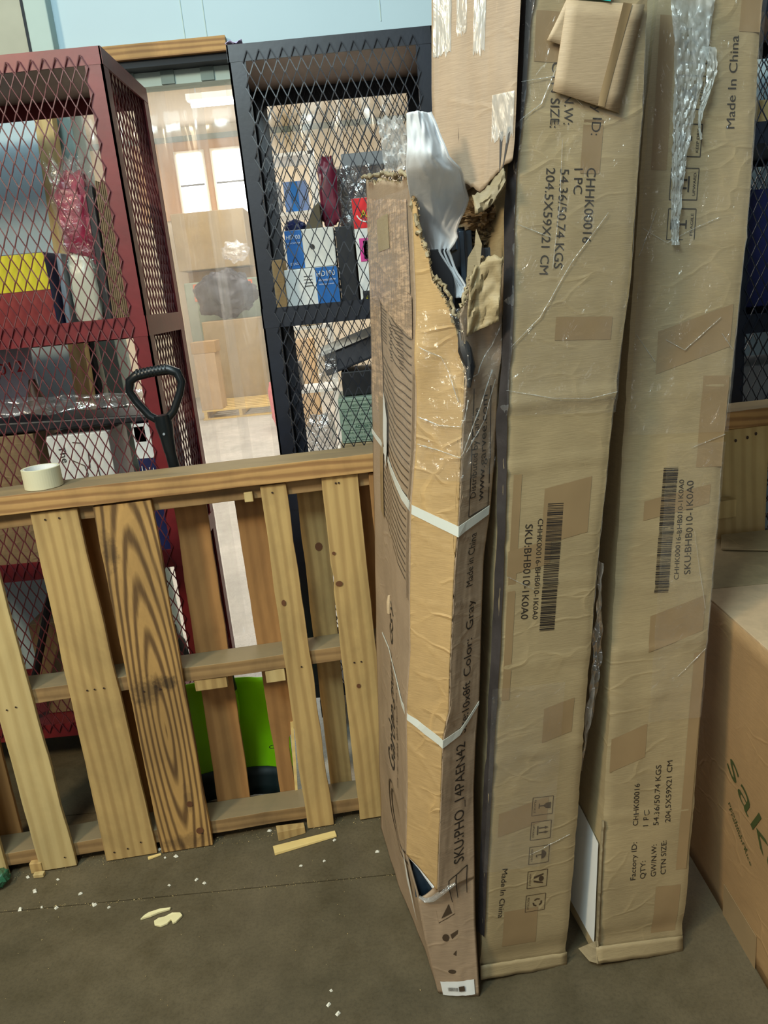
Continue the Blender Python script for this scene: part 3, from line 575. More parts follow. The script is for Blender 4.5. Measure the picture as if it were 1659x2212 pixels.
t = thing('green_machine', 'grey green machine with orange marks behind the large open carton', 'machine', (-2.2, 13.3, 0))
mk('body', MB().box(-2.9, -1.62, 13.15, 13.6, 0, 1.95), plain('machine_green', srgb(150, 168, 150)), t, bevel=.02)
for x in (-2.75, -2.3, -1.85): mk('orange_mark', MB().box(x, x+.07, 13.14, 13.149, 1.65, 1.92), plain('orange_mark', srgb(230, 120, 80)), t)
carton('big_brown_carton', 'big brown carton high behind the curtain strips', -2.95, -1.78, 13.2, 13.8, 2.14, 3.02, M['card'], bev=.01)
carton('support_carton', 'wide brown carton under the big brown carton', -2.9, -1.7, 13.61, 13.88, 0, 2.135, M['card_warm'], bev=.01)
tag(mk('clear_packing', blob((-1.88, 12.45, 2.32), (.2, .15, .14), .35, 3, 6), M['wrap_bag'], smooth=True, loc=(-1.95, 12.7, 2.0)), 'crumpled clear packing on top of the black sack', 'plastic')
tag(mk('pink_bag', blob((-1.13, 9.6, .33), (.15, .12, .33), .12, 3, 4, sharp=.7), M['pink'], smooth=True, loc=(-1.1, 9.6, 0)), 'pink bag standing on the far room floor', 'bag')
struct('trim_14', MB().box(-1.70, -1.60, 13.94, 14, .0, 4.2), M['yellowpost'])
carton('peach_carton', 'small tan carton behind the black cage in the far room', -.96, -.66, 9.5, 9.8, .0, 1.07, M['card_pale'])
sh = thing('white_shelving', 'white shelving unit seen through the left side of the black cage', 'shelving', (-.42, 5.2, 0))
for x in (-.62, -.25):
    for y in (5.0, 5.35): mk('upright', MB().box(x, x+.025, y, y+.025, 0, 2.45), M['white2'], sh)
for z in (.5, .95, 1.35, 1.7, 2.03, 2.36): mk('shelf', MB().box(-.62, -.225, 5.0, 5.375, z, z+.02), M['white2'], sh)
r = random.Random(5)
for i, (z, cn, m_) in enumerate(((1.72, 'white', M['white']), (2.05, 'blue', M['bluep']), (2.05, 'grey', M['grey']), (1.37, 'brown', M['card']), (.97, 'dark', M['dark']))):
    x = -.59+(.17 if i % 2 else 0); carton('%s_shelf_box' % cn, '%s box on the %s shelf of the white shelving' % (cn, {1.72: 'fourth', 2.05: 'fifth', 1.37: 'third', .97: 'second'}[z]), x, x+.14, 5.04, 5.2, z+.002, z+.13+.06*r.random(), m_)
# ------------------------------------------------------------ pallets, rail
fa = Vector((-.131, 1.998, 0)); fu = Vector((.869, .085, 0)).normalized(); fn_ = Vector((-fu.y, fu.x, 0))
def fen(u, v, z): return tuple(fa+fu*u+fn_*v+Vector((0, 0, z)))
def board(name, parent, u0, u1, v0, v1, z0, z1, mat, top=None, seed=0, rag=.0025, nzv=26, rot_ends=True, axis='z', chip=None):
    """plank with slightly irregular long edges; top=(u0,u1) at its upper end"""
    mb = MB(); tu = top or (u0, u1); n0 = len(mb.v); n = nzv
    for i in range(n+1):
        t = i/n; z = z0+(z1-z0)*t; a = u0+(tu[0]-u0)*t+rag*nz(seed, z*7, 0)+rag*.5*nz(seed, z*31, 4); b = u1+(tu[1]-u1)*t+rag*nz(seed+9, z*7, 0)+rag*.5*nz(seed+3, z*37, 4)
        if chip: a, b = chip(z, a, b)
        bow = .002*nz(seed, z*2, 8)
        mb.v += [fen(a, v0+bow, z), fen(b, v0+bow, z), fen(b, v1+bow, z), fen(a, v1+bow, z)]
    for i in range(n):
        q = n0+i*4
        for j in range(4): mb.f.append((q+j, q+(j+1) % 4, q+4+(j+1) % 4, q+4+j))
    mb.f += [(n0+3, n0+2, n0+1, n0), tuple(n0+n*4+j for j in range(4))]
    return mk(name, mb, mat, parent, bevel=.0015)
P1 = thing('wooden_pallet', 'wooden pallet standing on edge as a fence, left of the cartons', 'pallet', fen(-.5, 0, 0), 'pallets standing on edge')
T = .014
sl = []
board('slat', P1, -1.20, -1.066, 0, T, .0, 1.075, M['w_pale'], seed=1)
s1 = board('slat', P1, -.977, -.873, 0, T, .004, 1.075, M['w_pale'], (-.985, -.893), seed=2)
s2 = board('slat', P1, -.788, -.640, 0, T, .002, 1.075, M['w_mid'], (-.780, -.663), seed=3)
s3 = board('slat', P1, -.626, -.476, -.004, T, .002, 1.074, M['w_ring'], (-.622, -.472), seed=4)
s5 = board('slat', P1, -.192, -.112, 0, T, .002, 1.075, M['w_mid'], (-.189, -.121), seed=5, rag=.004)
s6 = board('slat', P1, -.032, .073, 0, T, .004, 1.078, M['w_mid'], (-.027, .070), seed=6, rag=.003, chip=lambda z, a, b: (a+.012*max(0, 1-abs(z-.80)/.02), b))
board('slat', P1, .10, .135, 0, T, .004, 1.075, M['w_back'], seed=11)
for u0, u1, tp, sd, m_, ch in ((-1.17, -1.05, (-1.16, -1.04), 21, 'w_back', None), (-.70, -.615, (-.72, -.635), 22, 'w_back', None), (-.462, -.36, (-.437, -.349), 23, 'w_back', None),
        (-.266, -.190, (-.272, -.181), 24, 'w_back', lambda z, a, b: (a, b-(.03*min(1, max(0, (.30-z)/.05))))), (-.109, -.042, (-.098, -.019), 25, 'w_mid', None), (.04, .135, (.05, .14), 26, 'w_back', None)):
    board('back_slat', P1, u0, u1, .105, .119, .022, 1.036, M[m_], tp, seed=sd, chip=ch)
mk('splinter', MB().prism([fen(-.222, .10, .03), fen(-.215, .10, .03), fen(-.205, .10, .17), fen(-.196, .10, .31), fen(-.205, .10, .31), fen(-.214, .10, .19)], Vector(fn_)*.006), M['w_yel'], P1)
def hboard(name, parent, u0, u1, v0, v1, z0, z1, mat, seed=0, rag=.002, n=40):
    mb = MB()
    for i in range(n+1):
        u = u0+(u1-u0)*i/n; a = z0+rag*nz(seed, u*6, 1); b = z1+rag*nz(seed, u*6, 7)+rag*.4*nz(seed, u*30, 2); c = rag*nz(seed, u*5, 3)
        mb.v += [fen(u, v0+c, a), fen(u, v1, a), fen(u, v1, b), fen(u, v0+c, b)]
    for i in range(n):
        q = i*4
        for j in range(4): mb.f.append((q+j, q+(j+1) % 4, q+4+(j+1) % 4, q+4+j))
    mb.f += [(3, 2, 1, 0), tuple(n*4+j for j in range(4))]
    return mk(name, mb, mat, parent, loc=None if parent else fen((u0+u1)/2, (v0+v1)/2, z0), bevel=.0015)
hboard('stringer', P1, -1.25, .14, .0145, .1045, 1.040, 1.079, M['w_str'], 1)
hboard('stringer', P1, -1.25, .14, .0145, .1045, .535, .578, M['w_str'], 2, .005)
hboard('stringer', P1, -1.25, .14, .0145, .1045, .028, .072, M['w_str'], 3, .005)
hboard('offcut_block', P1, -.45, -.36, .018, .05, .500, .533, M['w_mid'], 5, .004, 10)
hboard('offcut_block', P1, -.25, -.195, .016, .05, .495, .533, M['w_pale'], 6, .002, 6)
hboard('offcut_block', P1, -.235, -.212, .002, .014, 1.035, 1.062, M['w_pale'], 7, .002, 6)
def disc(mb, u, z, ru, rz, v=-.0006, k=12): mb.poly([fen(u+ru*math.cos(j*2*math.pi/k), v, z+rz*math.sin(j*2*math.pi/k)) for j in range(k)])
for (par, pts) in ((s3, [(-.52, .155, .009, .010), (-.505, .06, .011, .011)]), (s5, [(-.17, .74, .006, .009)]), (s6, [(-.012, .775, .010, .008), (-.017, .865, .005, .005), (.01, .455, .006, .007)])):
    mb = MB()
    for (u, z, a, b) in pts: disc(mb, u, z, a, b, v=-.0062 if par is s3 else -.0024)
    mk('knot', mb, M['knot'], par)
for (par, pts) in ((s1, [(-.955, .535), (-.93, .54), (-.90, .04)]), (s2, [(-.745, 1.055), (-.71, 1.055), (-.735, .56), (-.715, .56), (-.69, .56), (-.76, .03), (-.72, .035), (-.68, .05)]), (s3, [(-.585, .535), (-.54, .535), (-.50, .05)]), (s5, [(-.16, 1.055), (-.145, .54)]), (s6, [(.01, 1.06), (.018, 1.06), (.005, .53), (.025, .53)])):
    for (u, z) in pts:
        mb = MB(); disc(mb, u, z, .0028, .0028, v=-.0066 if par is s3 else -.0026, k=8); mk('nail', mb, M['nail'], par)
mk('knot', MB().poly([fen(-.055+.011*math.cos(j*.628), .1035, .855+.013*math.sin(j*.628)) for j in range(10)]), M['knot'], P1)
# dark grey stain around the big knot of the ring-grain slat comes with the wood material
P2 = thing('wooden_pallet', 'wooden pallet behind the big carton at the right edge', 'pallet', fen(1.4, 0, 0), 'pallets standing on edge')
board('slat', P2, 1.04, 1.242, 0, T, .004, 1.078, M['w_pale'], seed=31)
board('slat', P2, 1.36, 1.50, 0, T, .004, 1.078, M['w_mid'], seed=32)
board('slat', P2, 1.62, 1.76, 0, T, .004, 1.078, M['w_mid'], seed=33)
for z0 in (.03, .53, 1.038): hboard('stringer', P2, .95, 1.9, .0145, .1045, z0, z0+.042, M['w_str'], 9)
for u, z in ((1.14, 1.045), (1.175, 1.05), (1.20, 1.058)):
    mb = MB(); disc(mb, u, z, .004, .005, v=-.0026, k=8); mk('nail', mb, M['nail'], P2)
hboard('cleat_block', P2, 1.02, 1.128, -.040, -.003, .833, .885, M['w_pale'], 35, .001, 6)
RL = hboard('timber_rail', None, -1.6, 2.0, -.012, .112, 1.081, 1.131, M['w_beam'], 12, .002, 80)
tag(RL, 'long grey topped timber rail laid along the tops of the pallets', 'timber')
# tape roll on the rail
trp = (-.775, 1.855+.0, 1.132)
t = thing('tape_roll', 'roll of cream tape standing on the timber rail', 'tape', (-.79, 1.978, 1.132))
cx, cy = fa.x+fu.x*-.745+fn_.x*.047, fa.y+fu.y*-.745+fn_.y*.047
t.location = (cx, cy, 1.132)
mk('tape', MB().lathe((cx, cy, 1.132), [(.0415, 0), (.0475, 0), (.0475, .052), (.0415, .052)], 48), M['roll'], t, smooth=False, bevel=.001)
mk('core', MB().lathe((cx, cy, 1.132), [(.0395, .0005), (.0413, .0005), (.0413, .0515), (.0395, .0515)], 48), M['white2'], t)
# ------------------------------------------------------------ snow shovel behind the pallet
t = thing('snow_shovel', 'green bladed snow shovel with a black D grip behind the pallet', 'shovel', (-.52, 2.16, 0))
gc = Vector((-.592, 2.15, 1.30)); ux_ = Vector((.995, 0, .09))
def gp(a, b): return tuple(gc+ux_*a+Vector((-.0*b, 0, 1))*b+Vector((-.05*b, 0, 0)))
pts = [(-.0, -.058), (-.035, -.03), (-.062, .015), (-.074, .045), (-.066, .072), (-.045, .083), (0, .086), (.045, .083), (.066, .072), (.074, .045), (.062, .015), (.035, -.03), (0, -.058)]
path = [gp(*p) for p in pts]; rr = [.012, .011, .0105, .011, .013, .014, .014, .014, .013, .011, .0105, .011, .012]
mk('hand_grip', MB().tube(path, rr, 12), M['plastic_black'], t, smooth=True)
mb = MB()
for i in range(9): a = -.04+i*.01; mb.tube([gp(a-.002, .086), gp(a+.002, .086)], .0152, 12)
mk('grip_rib', mb, M['plastic_black'], t)
mk('neck', MB().tube([gp(0, -.035), gp(0, -.065), gp(0, -.10), gp(0, -.14)], [.024, .024, .019, .0165], 14), M['plastic_black'], t, smooth=True)
mk('rivet', MB().tube([tuple(Vector(gp(0, -.085))+Vector((0, -.021, 0))), tuple(Vector(gp(0, -.085))+Vector((0, -.024, 0)))], .0035, 10), M['grey'], t)
mk('shaft', MB().tube([gp(0, -.13), (-.53, 2.19, .38)], .0155, 14), M['plastic_black'], t, smooth=True)
def blade(u, v):
    z = .012+.385*v; x = -.71+.335*u-.0*v; y = 2.165+.10*math.sin(v*2.2)*(.6)+.02*math.cos((u-.5)*3)
    d = .006*max(0, math.cos((u-.5)*16+v*1.8))
    return (x, y-d, z)
mk('blade', MB().grid(blade, 30, 20), M['green'], t, smooth=True, solid=.004)
mk('wear_strip', MB().grid(lambda u, v: tuple(Vector(blade(u, v*.2))-Vector((0, .009, .01*(1-v)))), 20, 3), M['dgreen'], t, smooth=True, solid=.004)
mk('socket', MB().tube([(-.545, 2.20, .44), (-.54, 2.185, .32), (-.54, 2.17, .22)], [.022, .026, .012], 12), M['green'], t, smooth=True)
mb = MB(); put_text(mb, 'G', lambda s, z: (s, 2.165, z), (-.438, .17), (-.418, .17), .014); mk('logo', mb, M['dgreen'], t)
# ------------------------------------------------------------ long upright cartons (two intact ones)
def rotm(yaw, tilt_, lean_):
    return Matrix.Rotation(R(tilt_), 3, 'X') @ Matrix.Rotation(R(lean_), 3, 'Y') @ Matrix.Rotation(R(yaw), 3, 'Z')
class Tall:
    def __init__(s, o, ang, Lt, Rt, creases, seed, D=.585, Hh=2.045):
        s.o = Vector(o); s.M = rotm(*ang); s.L = Lt; s.R = Rt; s.cr = creases; s.sd = seed; s.D = D; s.H = Hh
    def disp(s, x, z):
        d = .0022*nz(x*9+s.sd, z*4, s.sd)+.0012*nz(x*22, z*14+s.sd, 3)
        for (z0, amp, wd, sl_) in s.cr:
            q = (z-z0-sl_*x+.006*nz(x*10, s.sd, z0))/wd
            if abs(q) < 3: d += amp*math.exp(-q*q)
        return d
    def W(s, x, y, z): return s.o+s.M @ Vector((x, y, z))
    def P(s, x, z, off=.0009): return tuple(s.W(x, -s.disp(x, z)-off, z))
    def body(s, nzv=170):
        mb = MB(); rings = []
        for j in range(nzv+1):
            z = s.H*j/nzv; l = lerp_tab(s.L, z)[0]; r_ = lerp_tab(s.R, z)[0]; D = s.D; ring = []
            e1 = .0016*nz(z*40, s.sd, 1)+.0022*nz(z*9, s.sd, 2); e2 = .0016*nz(z*40, s.sd, 5)+.0022*nz(z*9, s.sd, 6)
            nf = 26
            for i in range(nf+1):
                t = i/nf; x = l+e1+(r_+e2-l-e1)*t; edge = min(t, 1-t); y = -s.disp(x, z)+(.004 if edge == 0 else .0012 if edge < .045 else 0)
                ring.append((x, y, z))
            for i in range(1, 8): t = i/7; ring.append((r_+e2+.003*nz(t*4, z*5, s.sd+3)-.0*t, .004+(D-.004)*t, z))
            for i in range(1, 6): t = i/6; ring.append((r_+(l-r_)*t, D, z))
            for i in range(0, 7): t = i/7; ring.append((l+e1+.004*nz(t*4, z*5, s.sd+7), D-(D-.004)*t, z))
            rings.append(len(mb.v)); k = len(ring)
            mb.v += [tuple(s.W(*p)) for p in ring]
        for a, b in zip(rings, rings[1:]):
            for i in range(k): mb.f.append((a+i, a+(i+1) % k, b+(i+1) % k, b+i))
        mb.f.append(tuple(rings[0]+i for i in range(k))[::-1]); mb.f.append(tuple(rings[-1]+i for i in range(k)))
        return mb
    def patch(s, x0, x1, z0, z1, off=.0007, skew=0, n=(8, 14)):
        return MB().grid(lambda u, v: s.P(x0+(x1-x0)*u, z0+(z1-z0)*v+skew*(u-.5), off), *n)
def tape(T_, par, lst, mat='tape'):
    for p in lst: mk('tape_patch', T_.patch(*p[:4], skew=p[4] if len(p) > 4 else 0, off=.0006), M[mat], par, smooth=True)
def wrap_sheet(T_, par, z0, z1, x0, x1, amp, seed, name='stretch_wrap', mat='wrap'):
    mk(name, MB().grid(lambda u, v: T_.P(x0+(x1-x0)*u, z0+(z1-z0)*v, .0035+amp*abs(noise.fractal(Vector((u*3+seed, v*(z1-z0)*14, seed)), .8, 2, 3))), 24, int(60*(z1-z0))+6), M[mat], par, smooth=True)
def strand(T_, par, pts, r_=.0012, name='wrap_strand'):
    path = []
    for (a, b) in zip(pts, pts[1:]):
        for i in range(8): t = i/8; path.append(T_.P(a[0]+(b[0]-a[0])*t, a[1]+(b[1]-a[1])*t, .003+.001*nz(t*9, a[1], 0)))
    path.append(T_.P(*pts[-1], .003))
    mk(name, MB().tube(path, [r_*.6*(.6+.8*abs(nz(i*.7, 1, 2))) for i in range(len(path))], 5), M['wrap_thick'], par, smooth=True)
L2 = [(1.9468, -.0929), (1.9092, -.0981), (1.8194, -.0989), (1.7526, -.1044), (1.7045, -.1080), (1.627, -.1085), (1.5389, -.1040), (1.4235, -.101), (1.3019, -.1052), (1.2171, -.1010), (1.0837, -.0965), (.844, -.0945), (.5222, -.0975), (.2829, -.0985), (.0205, -.0968)]
R2 = [(1.957, .0982), (1.7998, .1077), (1.5387, .1147), (1.2951, .1038), (.9751, .1007), (.6635, .103), (.4923, .1069), (.0334, .1104)]
K2 = Tall((.2141, 1.4103, 0.004), (8.806, 1.549, 5.285), L2, R2, [(1.327, .006, .010, .09), (.59, .0035, .004, .13), (1.497, .003, .005, 0), (.97, .002, .006, .05), (1.21, .003, .006, .1), (.045, -.006, .03, .05), (.80, .002, .006, .1), (1.78, .003, .006, .08)], 3)
t2 = thing('tall_carton', 'tall brown carton with barcode and a loose card at the top, middle of three upright', 'box', (.2141, 1.4103, 0), 'upright long cartons')
mk('body', K2.body(), M['card'], t2, smooth=True)
mb = MB(); P = K2.P
for s_, a, b, h in (('CHHK00016', (.0169, 1.7086), (.0168, 1.5915), .0165), ('1 PC', (-.0058, 1.7067), (-.0043, 1.6678), .0155), ('54.36/50.74 KGS', (-.030, 1.7062), (-.0302, 1.5502), .0155), ('204.5X59X21 CM', (-.0542, 1.7071), (-.0554, 1.5404), .0155),
        ('Factory ID:', (.0196, 1.860), (.0191, 1.7574), .0165), ('GW/N.W:', (-.029, 1.860), (-.0301, 1.7717), .0155), ('CTN SIZE:', (-.0545, 1.8602), (-.0530, 1.7663), .0155),
        ('SKU:BHB010-1K0A0', (-.0539, 1.0924), (-.0519, .8967), .0145), ('CHHK00016-BHB010-1K0A0', (-.0297, 1.102), (-.0279, .8946), .0105), ('Made In China', (-.0604, .300), (-.0647, .1672), .0125)):
    mb = MB(); put_text(mb, s_, P, a, b, h, bold=0); mk('printed_text', mb, M['ink'], t2)
mb = MB(); barcode(mb, P, (.0035, 1.131), (.0035, .868), (.0155, 0), 5); mk('barcode', mb, M['ink'], t2)
for kd, cp, z in (('glass', 'FRAGILE', .4523), ('up', 'UPWARD', .3894), ('umbrella', 'KEEP DRY', .3251), ('hands', 'HANDLE', .2594), ('recycle', 'RECYCLE', .1932)):
    mb = MB(); icon(mb, P, kd, (.0225, z), .046, (1, 0), cp); mk('handling_symbol', mb, M['ink_brown'], t2)
tape(K2, t2, [(-.02, .072, 1.06, 1.17, .02), (-.082, -.066, .72, 1.19), (-.075, .035, .40, .46, .03), (.01, .075, .62, .70, .02), (-.05, .03, .08, .18, .0), (-.085, .0, 1.0, 1.05, .02), (-.02, .085, 1.43, 1.47, .0), (.005, .04, 1.70, 1.78), (-.085, -.02, 1.86, 1.93)])
wrap_sheet(K2, t2, 1.30, 1.99, -.104, .106, .005, 1)
wrap_sheet(K2, t2, .30, .75, -.104, .05, .004, 6)
for pts in ([(-.105, 1.345), (-.02, 1.33), (.05, 1.327), (.103, 1.338)], [(-.10, 1.42), (-.05, 1.47), (.0, 1.56), (.06, 1.64)], [(-.03, 1.75), (-.028, 1.65), (-.033, 1.55)], [(-.105, 1.83), (-.05, 1.84), (0, 1.80)], [(-.085, .99), (-.03, .96)], [(.0, .33), (.09, .37)], [(-.10, 1.62), (-.04, 1.60)], [(-.105, 1.775), (-.07, 1.80), (-.04, 1.87)]): strand(K2, t2, pts)
# film ridge down its right edge
def edge_film(T_, par, z0, z1, side, wd, name='edge_film', mat='wrap_thick'):
    def f(u, v):
        z = z0+(z1-z0)*v; e = lerp_tab(T_.R if side > 0 else T_.L, z)[0]
        return tuple(T_.W(e+side*(u*wd-.003)*(1+.6*nz(z*9, 1, side)), -T_.disp(e, z)-.003+.02*u+.003*nz(u*3, z*30, 4), z))
    mk(name, MB().grid(f, 5, 90), M[mat], par, smooth=True)
edge_film(K2, t2, .85, 1.98, 1, .010)
M['film_shade'] = plain('grey_film_and_shade', srgb(58, 54, 54), .3, 0, .35, 12, bmp=.7, bscale=40)  # grey wrap film, its dark colour also painting the shaded gap between cartons
edge_film(K2, t2, .12, 1.985, -1, .011, name='film_shade_edge', mat='film_shade')
edge_film(K2, t2, 1.3, 1.98, -1, .010, mat='wrap_bag')
# loose card taped flat near the top, teal label above it
def quad_on(T_, pts, off, n=6):
    a, b, c, d = [Vector(p+(0,)) for p in pts]
    return MB().grid(lambda u, v: T_.P(*((a*(1-u)+b*u)*(1-v)+(d*(1-u)+c*u)*v)[:2], off+.002*math.sin(u*2+v*3)), n, n)
mk('loose_card', quad_on(K2, [(-.0535, 1.8178), (.0598, 1.7901), (.090, 1.9444), (-.0399, 1.9434)], .008), M['card_flat'], t2, smooth=True, solid=.002)
mk('loose_card', quad_on(K2, [(-.068, 1.888), (-.036, 1.880), (.03, 1.944), (-.0399, 1.9444)], .0075), M['card_flat'], t2, smooth=True, solid=.002)
mk('card_crease', quad_on(K2, [(.022, 1.80), (.034, 1.797), (.068, 1.944), (.052, 1.944)], .0105), M['tape'], t2, smooth=True)
mk('teal_label', K2.patch(-.050, .031, 1.9485, 1.992, .0105, -.008), M['teal'], t2)
mk('label_panel', K2.patch(-.040, .022, 1.958, 1.99, .0112, -.006), M['white2'], t2)
L3 = [(1.9767, -.093), (1.7934, -.1059), (1.5745, -.1089), (1.2774, -.1112), (1.0755, -.1103), (.8303, -.1106), (.566, -.1057), (.2811, -.1058), (0, -.1015)]
R3 = [(1.985, .1002), (1.6968, .1101), (1.3875, .1084), (1.2073, .1013), (.9672, .1036), (.6771, .1035), (.3728, .1081), (.0033, .1103)]
K3 = Tall((.4917, 1.4226, .004), (7.403, -2.72, 4.599), L3, R3, [(.66, .0035, .004, .1), (.374, .003, .004, .02), (1.575, .003, .005, .09), (.905, .0025, .006, -.05), (1.02, .0025, .005, 0), (.77, .003, .008, .1), (.055, -.007, .03, .05), (1.30, .002, .008, .1)], 11, D=.52)
t3 = thing('tall_carton', 'tall brown carton with white foam showing at its lower left side, rightmost upright', 'box', (.4917, 1.4226, 0), 'upright long cartons')
mk('body', K3.body(), M['card'], t3, smooth=True)
mb = MB(); P = K3.P
for s_, a, b, h in (('Made In China', (.0656, 1.7722), (.0600, 1.9234), .0165), ('SKU:BHB010-1K0A0', (.0505, .9275), (.0425, 1.1235), .0145), ('CHHK00016-BHB010-1K0A0', (.0250, .9172), (.0220, 1.1262), .0105),
        ('Factory ID:', (-.0221, .2065), (-.0245, .304), .0125), ('CHHK00016', (-.0247, .3463), (-.0280, .4519), .0125), ('QTY:', (.0013, .207), (-.0008, .2534), .0125), ('1 PC', (-.0003, .3422), (-.0009, .3832), .0125),
        ('GW/N.W:', (.0269, .2096), (.0235, .2923), .0125), ('54.36/50.74 KGS', (.0240, .3417), (.0194, .4921), .0125), ('CTN SIZE:', (.0503, .2126), (.0460, .3002), .0125), ('204.5X59X21 CM', (.0513, .3466), (.0448, .5007), .0125)):
    mb = MB(); put_text(mb, s_, P, a, b, h, bold=0); mk('printed_text', mb, M['ink'], t3)
mb = MB(); barcode(mb, P, (-.011, .891), (-.008, 1.153), (.0155, .0), 8); mk('barcode', mb, M['ink'], t3)
for kd, cp, z in (('glass', 'FRAGILE', 1.6075), ('up', 'UPWARD', 1.677), ('umbrella', 'KEEP DRY', 1.7505), ('cross', 'HANDLE', 1.829), ('recycle', 'RECYCLE', 1.903)):
    mb = MB(); icon(mb, P, kd, (-.0235, z), .054, (-1, 0), cp, .0016); mk('handling_symbol', mb, M['ink'], t3)
tape(K3, t3, [(-.055, .095, 1.36, 1.44, .05), (-.06, .08, 1.06, 1.10, .03), (-.03, .09, .78, .86, .04), (.045, .10, 1.15, 1.33), (.03, .09, .05, .18), (-.10, -.02, .5, .58, .03), (.06, .1, 1.93, 1.99), (-.09, -.06, 1.7, 1.95), (.075, .100, .22, .75)])
wrap_sheet(K3, t3, 1.22, 1.99, -.104, .106, .004, 2); wrap_sheet(K3, t3, .60, 1.20, -.02, .102, .004, 9)
for pts in ([(-.04, 1.40), (0, 1.38), (.07, 1.44)], [(.1, 1.38), (.075, 1.41)], [(-.10, 1.60), (-.05, 1.575), (0, 1.6), (.05, 1.62)], [(.05, 1.02), (.09, .85)], [(.04, .7), (.10, .76)], [(-.105, 1.55), (-.085, 1.60), (-.075, 1.63)], [(.03, 1.19), (.1, 1.215)], [(-.1, 1.41), (-.06, 1.36)]): strand(K3, t3, pts)
edge_film(K3, t3, .75, 1.98, 1, .008)
# bunched film hanging down the upper face
def bunch(u, v):
    z = 1.99-.42*v; c = -.037+.004*math.sin(v*7)-.012*max(0, v-.7); wdt = .072*(1-v)**1.5+.014
    return K3.P(c+(u-.5)*wdt, z, .006+.010*abs(nz(u*5, v*18, 3))+.006*abs(nz(u*14, v*40, 9)))
mk('bunched_film', MB().grid(bunch, 22, 90), M['bunch'], t3, smooth=True)
mk('bunched_film', MB().grid(lambda u, v: K3.P(.0+.02*v*0+.008*math.sin(v*6)+(u-.5)*.022*(1.1-v), 1.90-.15*v, .008+.010*abs(nz(u*5, v*9, 7))), 10, 40), M['bunch'], t3, smooth=True)
mk('teal_label', K3.patch(.030, .063, 1.982, 2.02, .002), M['teal'], t3)
# white foam showing low on its left side, with a ragged edge of card
def lside(d, z, off=.003): l = lerp_tab(K3.L, z)[0]; return tuple(K3.W(l-off, d, z))
mk('foam_edge', MB().grid(lambda u, v: lside(.008+.47*u, .04+(.265+.02*math.sin(u*5)+.02*u)*v, .006), 20, 12), M['white2'], t3, smooth=True)
mk('torn_edge', MB().tube([tuple(K3.W(lerp_tab(K3.L, z)[0]-.002, -.001+.004*nz(z*60, 1, 1), z)) for z in [.02+i*.012 for i in range(30)]], [.0035+.0025*abs(nz(i, 1, 1)) for i in range(30)], 6), M['card_torn'], t3)
mk('bottom_flap', MB().grid(lambda u, v: tuple(K3.W(-.108+.212*u, -.004-.006*v-.003*nz(u*6, v, 1), .040*(1-v)+.002)), 12, 4), M['card'], t3, smooth=True, solid=.003)
mk('bottom_corner', MB().poly([tuple(K3.W(-.108, .0, .055)), tuple(K3.W(-.135, .03, .012)), tuple(K3.W(-.12, .0, .002)), tuple(K3.W(-.104, -.012, .004))]), M['card_torn'], t3, solid=.003)
mk('bottom_flap', MB().grid(lambda u, v: tuple(K2.W(-.100+.208*u, -.003-.004*v-.004*nz(u*6, v, 1), .036*(1-v)+.002)), 12, 4), M['card'], t2, smooth=True, solid=.003)
tag(mk('dark_film_scrap', MB().grid(lambda u, v: tuple(K2.W(.112+.03*u*math.sin(v*3.1)+.006*nz(u*5, v*14, 1), .01+.02*u+.012*nz(u*4, v*12, 5), .52+.48*v)), 10, 60), M['wrap_bag'], smooth=True, loc=(.33, 1.45, .5)), 'grey crumpled film hanging in the gap between the two intact tall cartons', 'film')
# ------------------------------------------------------------ torn carton (left of the three)
Lc = [(1.8114, .0339, 1.95), (1.7304, .0291, 1.95), (1.5729, .0215, 1.95), (1.4082, .0089, 1.95), (1.2353, -.0043, 1.95), (1.1151, -.0135, 1.95), (.9908, -.023, 1.95), (.7962, -.0391, 1.95), (.591, -.0548, 1.95), (.2991, -.0758, 1.95), (.0, -.0985, 1.95)]
Ac = [(1.7063, .1001, 1.4), (1.6475, .0977, 1.4), (1.5252, .0934, 1.4), (1.4296, .0873, 1.4), (1.3721, .0835, 1.4), (1.2491, .0702, 1.4), (1.1835, .0597, 1.4), (1.1388, .0525, 1.4), (.9538, .0353, 1.4), (.8445, .0272, 1.4), (.7243, .0097, 1.4), (.5318, -.0046, 1.4), (.3691, -.022, 1.39), (.2803, -.0062, 1.372), (.1672, .0011, 1.37), (.0, .0200, 1.376)]
Bc = [(1.4818, .1555, 1.345), (1.3997, .1617, 1.345), (1.3333, .1567, 1.345), (1.2283, .1458, 1.345), (1.1232, .1339, 1.345), (1.0358, .1212, 1.345), (.9844, .1151, 1.345), (.8335, .0986, 1.345), (.7312, .0888, 1.345), (.6735, .0728, 1.345), (.5291, .0586, 1.345), (.4355, .048, 1.345), (.3152, .0353, 1.345), (.25, .052, 1.362), (.0, .066, 1.365)]
Rc = [(1.572, 0.2502, 1.392), (1.4637, 0.2375, 1.392), (1.3586, 0.2249, 1.392), (1.214, 0.2103, 1.392), (1.1253, 0.1986, 1.392), (1.0342, 0.1811, 1.392), (0.9389, 0.1722, 1.392), (0.7376, 0.1554, 1.392), (0.6318, 0.1416, 1.392), (0.5143, 0.1304, 1.392), (0.3151, 0.119, 1.38), (0.1899, 0.112, 1.375), (0.0, 0.1085, 1.358)]
def RBc(z): a = lerp_tab(Rc, z); return (a[0]-.097, 1.955)
cols1 = []
